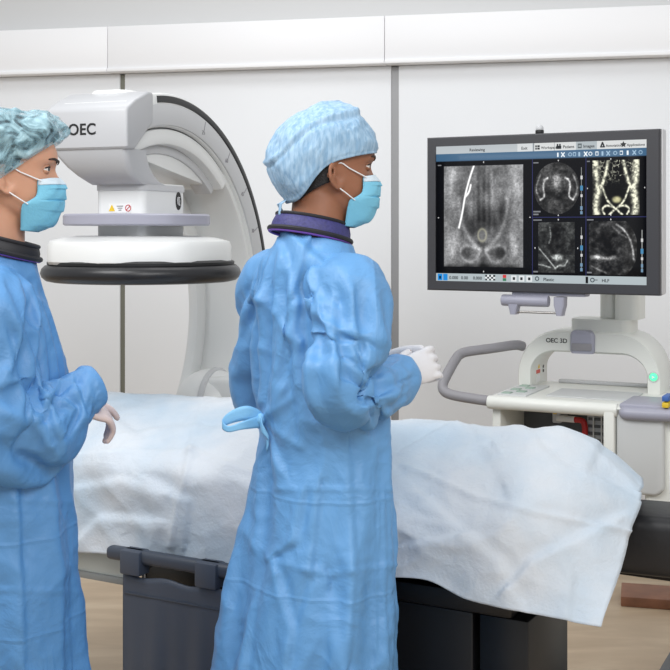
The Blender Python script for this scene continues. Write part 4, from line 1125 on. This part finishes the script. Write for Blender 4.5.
def make_cap(who, H, hs, FC, BC, WC, brim, ztop, m, lump, crinkle, seam=None, name='surgical_cap', seed=1):
    ZB = brim
    def pt(u, v):
        th = 2*PI*u; c, s = math.cos(th), math.sin(th)
        zb = smooth_interp(ZB, c)                       # brim height by direction (c=-1 back .. 1 front)
        z = zb+(ztop-zb)*(1-(1-v)**1.6)
        fr, bk, w = smooth_interp(FC, z), smooth_interp(BC, z), smooth_interp(WC, z)
        cx = (fr+bk)/2; L = (fr-bk)/2
        x = cx+L*math.copysign(abs(c)**.9, c); y = w*math.copysign(abs(s)**.9, s)
        p = V(x, y, z); d = V(x-cx, y, (z-.03)*.8); d = d.normalized() if d.length > 1e-6 else V(0, 0, 1)
        n = lump*(ridged(p, 15, seed)-.5)+lump*.45*(ridged(p, 36, seed+7)-.5)
        n += crinkle*math.sin(th*70+6*noise.noise(p*30))*(1 if v < .62 else .3)
        if seam is not None:
            zs = seam(x); k = (z-zs)
            n += .005*math.exp(-(k/.007)**2)*(.6+.8*abs(noise.noise(p*60)))-.003*math.exp(-((k+.010)/.006)**2)
            if k > 0: n += lump*.9*(noise.noise(V(x*14, y*30, z*10)))
        e = min(1, v/.06); n *= e
        if v < .05: n += -.0015
        return H @ ((p+d*n)*hs)
    o = MB().grid(pt, 150, 60).build(name, m, who, ang=80)
    md = o.modifiers.new('thick', 'SOLIDIFY'); md.thickness = .0012; md.offset = -1
    return o

def make_trousers(who, f, rt):
    for side in (1, -1):
        hip = rt*side*.09+V(0, 0, .86); an = rt*side*.10+V(0, 0, .07)-f*.02
        path = bez([hip, hip.lerp(an, .4), hip.lerp(an, .75), an], 6)
        MB().tube(path, list(np.interp(np.linspace(0, 3, len(path)), range(4), [.082, .074, .066, .06])), n=24).build('trouser_leg', M_SCRUB, who)
        sc_ = []
        for x, w, h in ((-.075, .02, .03), (-.06, .036, .06), (0, .042, .085), (.07, .045, .065), (.14, .044, .045), (.175, .03, .035), (.19, .012, .02)):
            sc_.append([an-V(0, 0, an.z)+f*x+rt*w*math.cos(t)+V(0, 0, .002+h/2+h/2*math.sin(t)) for t in np.linspace(0, 2*PI, 20, endpoint=False)])
        MB().loft(sc_).build('shoe', M_SHOE, who)

# ---- the man
CURL = [(.75, 1.15, .7), (.80, 1.2, .7), (.85, 1.2, .7), (.9, 1.2, .7)]
CURL2 = [(.95, .95, .5)]*4
MAN = dict(base=(-.02, 2.62, 0), facing=33, label='person in a light blue cap and long gown, standing with clasped gloved hands',
    head=(-.003, 2.62, 1.630), yaw=15, pitch=2, hscale=1.0, neck_z=1.47, neck_off=-.025, skin=M_SKIN_M,
    shape=dict(neck=.060, arm=1.0, torso=[(.84, .13, .09, 0), (.92, .150, .105, 0), (1.02, .135, .09, .0), (1.12, .130, .080, -.01), (1.25, .145, .084, -.03), (1.34, .150, .090, -.035), (1.395, .135, .08, -.03), (1.43, .09, .06, -.03), (1.48, .055, .055, -.025)]),
    armR=((.034, 2.462, 1.385), (-.004, 2.385, 1.165), (.128, 2.590, 1.178)),
    armL=((-.146, 2.742, 1.388), (-.160, 2.80, 1.13), (.088, 2.752, 1.192)),
    gown=[(.20, .275, .215, -.105, 0), (.30, .270, .21, -.098, 0), (.55, .250, .185, -.075, 0), (.74, .230, .165, -.045, 0), (.95, .195, .140, -.008, 0), (1.06, .168, .128, -.002, 0), (1.12, .172, .132, -.008, 0), (1.25, .190, .150, -.026, 0), (1.34, .188, .14, -.036, 0), (1.40, .160, .118, -.04, 0), (1.435, .125, .10, -.035, 0), (1.465, .094, .086, -.028, 0), (1.495, .080, .078, -.024, 0)],
    sleeve=[.078, .088, .090, .088, .082, .052, .046], hem=.24, waist=1.07, seed=3, grow=-.03, sgrow=-.07, crumple=.0100,
    strokes=[([(267, 243), (264, 297), (278, 318), (300, 343)], 7, .008, 'r'), ([(246, 268), (264, 300)], 6, .006, 'r'), ([(264, 300), (255, 330), (262, 400)], 6, .008, 'r'), ([(278, 318), (270, 360), (266, 415)], 5, -.007, 'r'),
        ([(292, 232), (332, 268)], 9, .007, 's'), ([(280, 240), (300, 300), (292, 350)], 7, .005, 's'), ([(300, 343), (288, 380), (268, 418)], 6, .006, 'r'), ([(266, 424), (300, 446)], 5, .006, 'r'), ([(266, 426), (284, 468)], 6, .006, 's'), ([(264, 428), (268, 480)], 4, -.005, 'r'), ([(268, 416), (292, 398)], 4, .005, 'r'),
        ([(276, 489), (403, 489)], 2.2, .0035, 'r'), ([(263, 558), (327, 575), (398, 564)], 2.4, .0040, 'r'), ([(377, 442), (374, 650)], 2.0, .003, 'r'), ([(305, 498), (297, 543), (278, 554)], 6, .006, 's'), ([(280, 577), (293, 629), (289, 668)], 6, .007, 's'), ([(308, 577), (295, 622)], 5, -.005, 'r'), ([(239, 525), (275, 569)], 7, .007, 'r'), ([(262, 455), (240, 528), (232, 600)], 8, .006, 's'), ([(330, 590), (345, 665)], 12, .006, 's'), ([(252, 300), (258, 345), (262, 410)], 4, -.006, 'r'), ([(310, 240), (296, 290)], 6, .006, 's'), ([(286, 330), (276, 372), (268, 414)], 4, .007, 'r'), ([(350, 450), (356, 560), (350, 660)], 9, .006, 's'), ([(320, 490), (312, 570)], 8, .005, 's'), ([(262, 470), (258, 560), (245, 668)], 6, .008, 's'), ([(385, 500), (388, 660)], 6, .005, 's')],
    sstrokes=[([(335, 304), (339, 379)], 7, .007, 's'), ([(355, 293), (360, 350)], 6, .006, 's'), ([(376, 300), (386, 352)], 5, .006, 'r'), ([(318, 315), (312, 385), (326, 430)], 8, .006, 's'), ([(368, 376), (396, 366)], 4, -.009, 'r'), ([(345, 360), (372, 378), (378, 400)], 5, .008, 's'), ([(355, 410), (385, 395), (402, 385)], 5, .007, 's'), ([(345, 432), (375, 425), (405, 400)], 5, .006, 'r'), ([(378, 385), (392, 410)], 4, -.006, 'r')],
    hands=[dict(wrist=(.140, 2.603, 1.186), dir=(.74, .42, .20), back=(-.25, -1, .15), side=1, curl=CURL, spread=.05, thumb=(.70, .45, -.55), tcurl=.5, k=.92),
           dict(wrist=(.104, 2.738, 1.192), dir=(.88, -.46, .02), back=(.35, .9, .15), side=-1, curl=CURL2, thumb=(.88, .34, .02), tcurl=.3, k=.92)])
def build_man():
    who, body, H, f, rt, Lc, sh, hs = make_person(MAN)
    g = make_gown(MAN, who, f, rt, Lc, sh, M_GOWN, frames=28)
    make_gloves(MAN, who, Lc, M_GLOVE); make_mask(who, H, hs)
    cb = Lc((-.140+.012, 2.57, 1.520)); cf = Lc((.036-.012, 2.66, 1.488))
    c0 = (cb+cf)/2
    make_collar(who, c0-f*.080+V(0, 0, .018), c0+f*.082-V(0, 0, .016), f, rt, .082, M_COLLAR, .036)
    FC = [(-.08, .05), (.0, .085), (.035, .094), (.06, .0935), (.087, .083), (.11, .068), (.126, .053), (.14, .036), (.149, .018), (.153, .008)]
    BC = [(-.085, -.098), (-.06, -.114), (-.03, -.134), (0, -.146), (.022, -.149), (.06, -.138), (.09, -.117), (.112, -.095), (.126, -.076), (.14, -.05), (.149, -.022), (.153, .004)]
    WC = [(-.085, .068), (-.05, .082), (0, .088), (.04, .092), (.08, .086), (.11, .069), (.13, .048), (.145, .026), (.153, .002)]
    cap = make_cap(who, H, hs, FC, BC, WC, [(-1, -.078), (-.75, -.070), (-.4, -.042), (0, .008), (.25, .022), (.6, .033), (1, .042)], .153, M_CAPM, .004, .0011, seam=lambda x: .118+.28*x-2.2*max(0, -.05-x)**1.5)
    for s in (-.006, .008):
        MB().tube([H @ V(-.106, s, -.07), H @ V(-.118, s*1.6, -.078), H @ V(-.114+s, s*2, -.098)], [.004, .006, .0045], n=8, flat=.4, round_ends=True).build('cap_tie', M_CAPM, cap)
    def hair(u, v):
        th = PI+(u-.5)*2*1.30; z = .02-.108*v*(1-.55*abs(u-.5)*2)
        c, s = math.cos(th), math.sin(th)
        b = smooth_interp([(-.1, -.072), (-.07, -.084), (-.04, -.094), (.02, -.103)], z); w = smooth_interp([(-.1, .060), (-.06, .068), (0, .0745)], z)
        return H @ V(.0+(-b)*c*1.0 if c < 0 else .08*c, w*s*1.02, z)
    h = MB().grid(hair, 40, 16).build('hair', M_HAIR, who, ang=80)
    md = h.modifiers.new('thick', 'SOLIDIFY'); md.thickness = .004; md.offset = -1
    # waist tie with its loose loop at the back
    k0 = Lc(((258-335)/461, 2.60, 1.5-190/461))
    def P_(px, py, dy): return Lc(((px-335)/461*(2.6+dy)/2.6, 2.6+dy, 1.5-(py-230)/1200*(2.6+dy)))
    lp = bez([P_(262, 417, -.03), P_(248, 413, -.045), P_(234, 416, -.05), P_(224, 423, -.05), P_(229, 429, -.06), P_(243, 425, -.06), P_(262, 421, -.03)], 6)
    def ribbon(pts, w):
        n_ = len(pts)-1
        return lambda u, v: pts[min(n_, int(round(u*n_)))]+V(.002*math.sin(u*9), 0, -w*(v-.5)*(1+.4*math.sin(u*7)))
    for pts, w in ((lp, .022), (bez([P_(258, 417, -.03), P_(262, 426, -.05), P_(268, 436, -.055), P_(266, 446, -.05)], 6), .020)):
        r = MB().grid(ribbon(pts, w), len(pts)-1, 4).build('waist_tie', M_TIE, g, ang=80)
        md = r.modifiers.new('thick', 'SOLIDIFY'); md.thickness = .0018
    MB().ball(P_(261, 419, -.035), (.010, .010, .013), 16).build('tie_knot', M_TIE, g)
    make_trousers(who, f, rt)
    return who

WCURL = [(.10, .22, .15), (.45, .5, .3), (.55, .6, .3), (.6, .6, .3)]
WOMAN = dict(base=(-.665, 2.45, 0), facing=12, label='person in a teal bouffant cap and blue gown at the left edge, facing right',
    head=(-.653, 2.45, 1.614), yaw=11, pitch=1, hscale=.95, neck_z=1.425, neck_off=-.02, skin=M_SKIN_W,
    shape=dict(neck=.049, arm=.85, torso=[(.80, .12, .085, 0), (.88, .135, .095, 0), (.98, .125, .085, .0), (1.08, .115, .08, 0), (1.20, .13, .098, .005), (1.30, .13, .088, -.012), (1.355, .11, .07, -.02), (1.39, .08, .055, -.02), (1.435, .05, .05, -.02)]),
    armR=((-.655, 2.300, 1.360), (-.655, 2.250, 1.125), (-.528, 2.385, 1.168)),
    armL=((-.715, 2.600, 1.360), (-.735, 2.66, 1.10), (-.715, 2.62, 1.12)),
    gown=[(.20, .25, .200, -.01, 0), (.30, .24, .195, -.01, 0), (.55, .215, .168, -.008, 0), (.74, .20, .148, -.008, 0), (.95, .175, .130, .0, 0), (1.05, .165, .125, .0, 0), (1.12, .17, .135, .0, 0), (1.22, .175, .142, .0, 0), (1.30, .172, .125, -.01, 0), (1.355, .15, .10, -.018, 0), (1.39, .12, .085, -.02, 0), (1.43, .088, .078, -.016, 0), (1.466, .074, .070, -.014, 0)],
    sleeve=[.078, .086, .088, .090, .086, .052, .046], hem=.22, cuff=.06, waist=1.06, seed=13, grow=-.03, sgrow=-.08, crumple=.0100,
    strokes=[([(29, 287), (64, 323)], 7, .007, 's'), ([(40, 275), (62, 310), (72, 370)], 6, .007, 's'), ([(60, 470), (66, 560), (72, 660)], 7, .006, 's'), ([(20, 460), (25, 660)], 8, .006, 's'), ([(0, 500), (76, 502)], 2.2, .0035, 'r'), ([(0, 590), (80, 592)], 2.2, .0035, 'r')],
    sstrokes=[([(11, 295), (50, 391)], 8, .008, 's'), ([(29, 287), (48, 340)], 7, .006, 'r'), ([(57, 388), (43, 416)], 6, .009, 's'), ([(39, 366), (59, 391), (77, 380)], 5, -.009, 'r'), ([(57, 391), (77, 409), (66, 431)], 5, .009, 's'), ([(77, 385), (88, 415)], 5, .007, 's'), ([(30, 400), (52, 440)], 7, .008, 's'), ([(10, 340), (30, 410)], 7, .006, 's')],
    hands=[dict(wrist=(-.528, 2.388, 1.158), dir=(.60, .70, -.34), back=(.45, -.25, .85), side=1, curl=WCURL, thumb=(.80, .42, -.45), tcurl=.2, k=.86),
           dict(wrist=(-.715, 2.62, 1.12), dir=(.75, .25, -.30), back=(.2, .1, .95), side=-1, curl=WCURL, thumb=(.75, .55, -.4), tcurl=.3, k=.86)])
def build_woman():
    who, body, H, f, rt, Lc, sh, hs = make_person(WOMAN)
    g = make_gown(WOMAN, who, f, rt, Lc, sh, M_GOWNW, frames=28)
    make_gloves(WOMAN, who, Lc, M_GLOVEW); make_mask(who, H, hs)
    c0 = V(0, 0, 1.474)+f*-.014
    make_collar(who, c0-f*.074+V(0, 0, .016), c0+f*.072-V(0, 0, .022), f, rt, .076, M_TRIM, .026)
    FC = [(-.10, .0), (-.04, .04), (.02, .075), (.06, .094), (.08, .104), (.092, .109), (.105, .106), (.118, .094), (.130, .074), (.137, .045), (.140, .0)]
    BC = [(-.10, -.10), (-.06, -.125), (-.02, -.145), (.03, -.16), (.08, -.15), (.105, -.13), (.12, -.105), (.132, -.07), (.138, -.03), (.140, -.01)]
    WC = [(-.10, .06), (-.05, .085), (0, .092), (.05, .098), (.085, .095), (.11, .080), (.128, .055), (.137, .028), (.140, .004)]
    cap = make_cap(who, H, hs, FC, BC, WC, [(-1, -.098), (-.6, -.080), (-.2, -.050), (0, -.032), (.4, .006), (.7, .042), (1, .078)], .140, M_CAPW, .009, .0006, name='bouffant_cap', seed=5)
    def hr(u, v):
        th = 2*PI*u; c, s = math.cos(th), math.sin(th)
        zb = smooth_interp([(-1, -.092), (-.3, -.056), (0, -.030), (.4, .008), (.7, .044), (1, .081)], c); z = zb+(.124-zb)*(1-(1-v)**1.7)
        fr, bk, w = smooth_interp(FC, z)-.013-.02*max(0, (z-.08)/.05), smooth_interp(BC, z)+.02, smooth_interp(WC, z)-.012
        k = 1 if v < .95 else (1-v)/.05
        cx = (fr+bk)/2; p = V(cx+(fr-bk)/2*c*k, w*s*k, z)
        return H @ ((p+V(.004*noise.noise(p*40), .004*noise.noise(p*40+V(3, 3, 3)), 0))*hs)
    MB().grid(hr, 70, 30).build('hair', M_HAIRW, who, ang=80)
    make_trousers(who, f, rt)
    return who
DSTR = [([(60, 457), (125, 452), (190, 452)], 3.5, .007, 'r'), ([(190, 452), (250, 472)], 3.5, .008, 'r'), ([(191, 452), (180, 500), (171, 545)], 4, .009, 'r'), ([(75, 540), (100, 516), (150, 520)], 9, 0.0060, 's'), ([(150, 480), (190, 500), (185, 540)], 8, 0.0048, 's'), ([(60, 490), (120, 478), (160, 490)], 10, 0.0048, 's'), ([(130, 432), (180, 425), (232, 428)], 8, 0.0036, 's'), ([(120, 415), (150, 440), (190, 450)], 6, -.005, 'r'), ([(205, 400), (196, 430), (191, 452)], 4, .006, 'r'),
    ([(404, 466), (436, 478), (470, 494), (530, 511), (575, 521), (634, 533)], 2.2, .0065, 'r'), ([(404, 450), (432, 430), (455, 421)], 5, 0.0048, 's'), ([(455, 421), (490, 440), (440, 470)], 9, 0.0042, 's'), ([(525, 424), (545, 450), (575, 470), (634, 490)], 12, 0.0054, 's'), ([(509, 584), (530, 560), (560, 545), (610, 520)], 9, 0.0072, 's'), ([(404, 545), (455, 535)], 9, 0.0054, 's'), ([(430, 500), (500, 560), (515, 590)], 14, 0.0060, 's'), ([(560, 545), (575, 575), (570, 612)], 9, 0.0042, 's'), ([(480, 440), (500, 480)], 12, -0.0036, 's'), ([(602, 441), (590, 470), (636, 500)], 8, 0.0036, 's')]
sculpt(dr.data, (0, 0, 0), DSTR, .0042, 31, flip=1, zst=1.0)
build_man(); build_woman()
# ------------------------------------------------------------------ camera, light
cam = bpy.data.cameras.new('camera'); co = bpy.data.objects.new('camera', cam); COL.objects.link(co)
co.location = (0, 0, EYE); co.rotation_euler = (PI/2, 0, 0)
cam.sensor_width = 36; cam.lens = F/670*36; cam.shift_y = -(335-HOR)/670; cam.clip_end = 100
SC.camera = co
w = bpy.data.worlds.new('room_light'); SC.world = w; w.use_nodes = True
w.node_tree.nodes['Background'].inputs['Color'].default_value = (.95, .98, 1.0, 1)
w.node_tree.nodes['Background'].inputs['Strength'].default_value = .52
def area(name, loc, target, size, power, c=(1, 1, 1)):
    l = bpy.data.lights.new(name, 'AREA'); l.shape = 'RECTANGLE'; l.size = size[0]; l.size_y = size[1]; l.energy = power; l.color = c
    o = bpy.data.objects.new(name, l); COL.objects.link(o); o.location = loc
    o.rotation_euler = (Vector(target)-Vector(loc)).to_track_quat('-Z', 'Y').to_euler(); return o
area('unseen_lamp', (-1.5, 1.9, 3.3), (-.1, 3.2, 1.1), (1.4, 1.2), 44)
area('unseen_lamp', (.9, -.2, 3.2), (.0, 5.6, 1.4), (2.4, 1.4), 62)  # added frontal softbox, an unseen fill that brightens the back wall
area('unseen_lamp', (-.6, 4.0, 3.7), (-.6, 4.2, .8), (2.2, 1.0), 17)
SC.view_settings.view_transform = 'Standard'; SC.view_settings.look = 'None'
SC.view_settings.exposure = .23; SC.view_settings.gamma = 1; SC.view_settings.use_curve_mapping = False
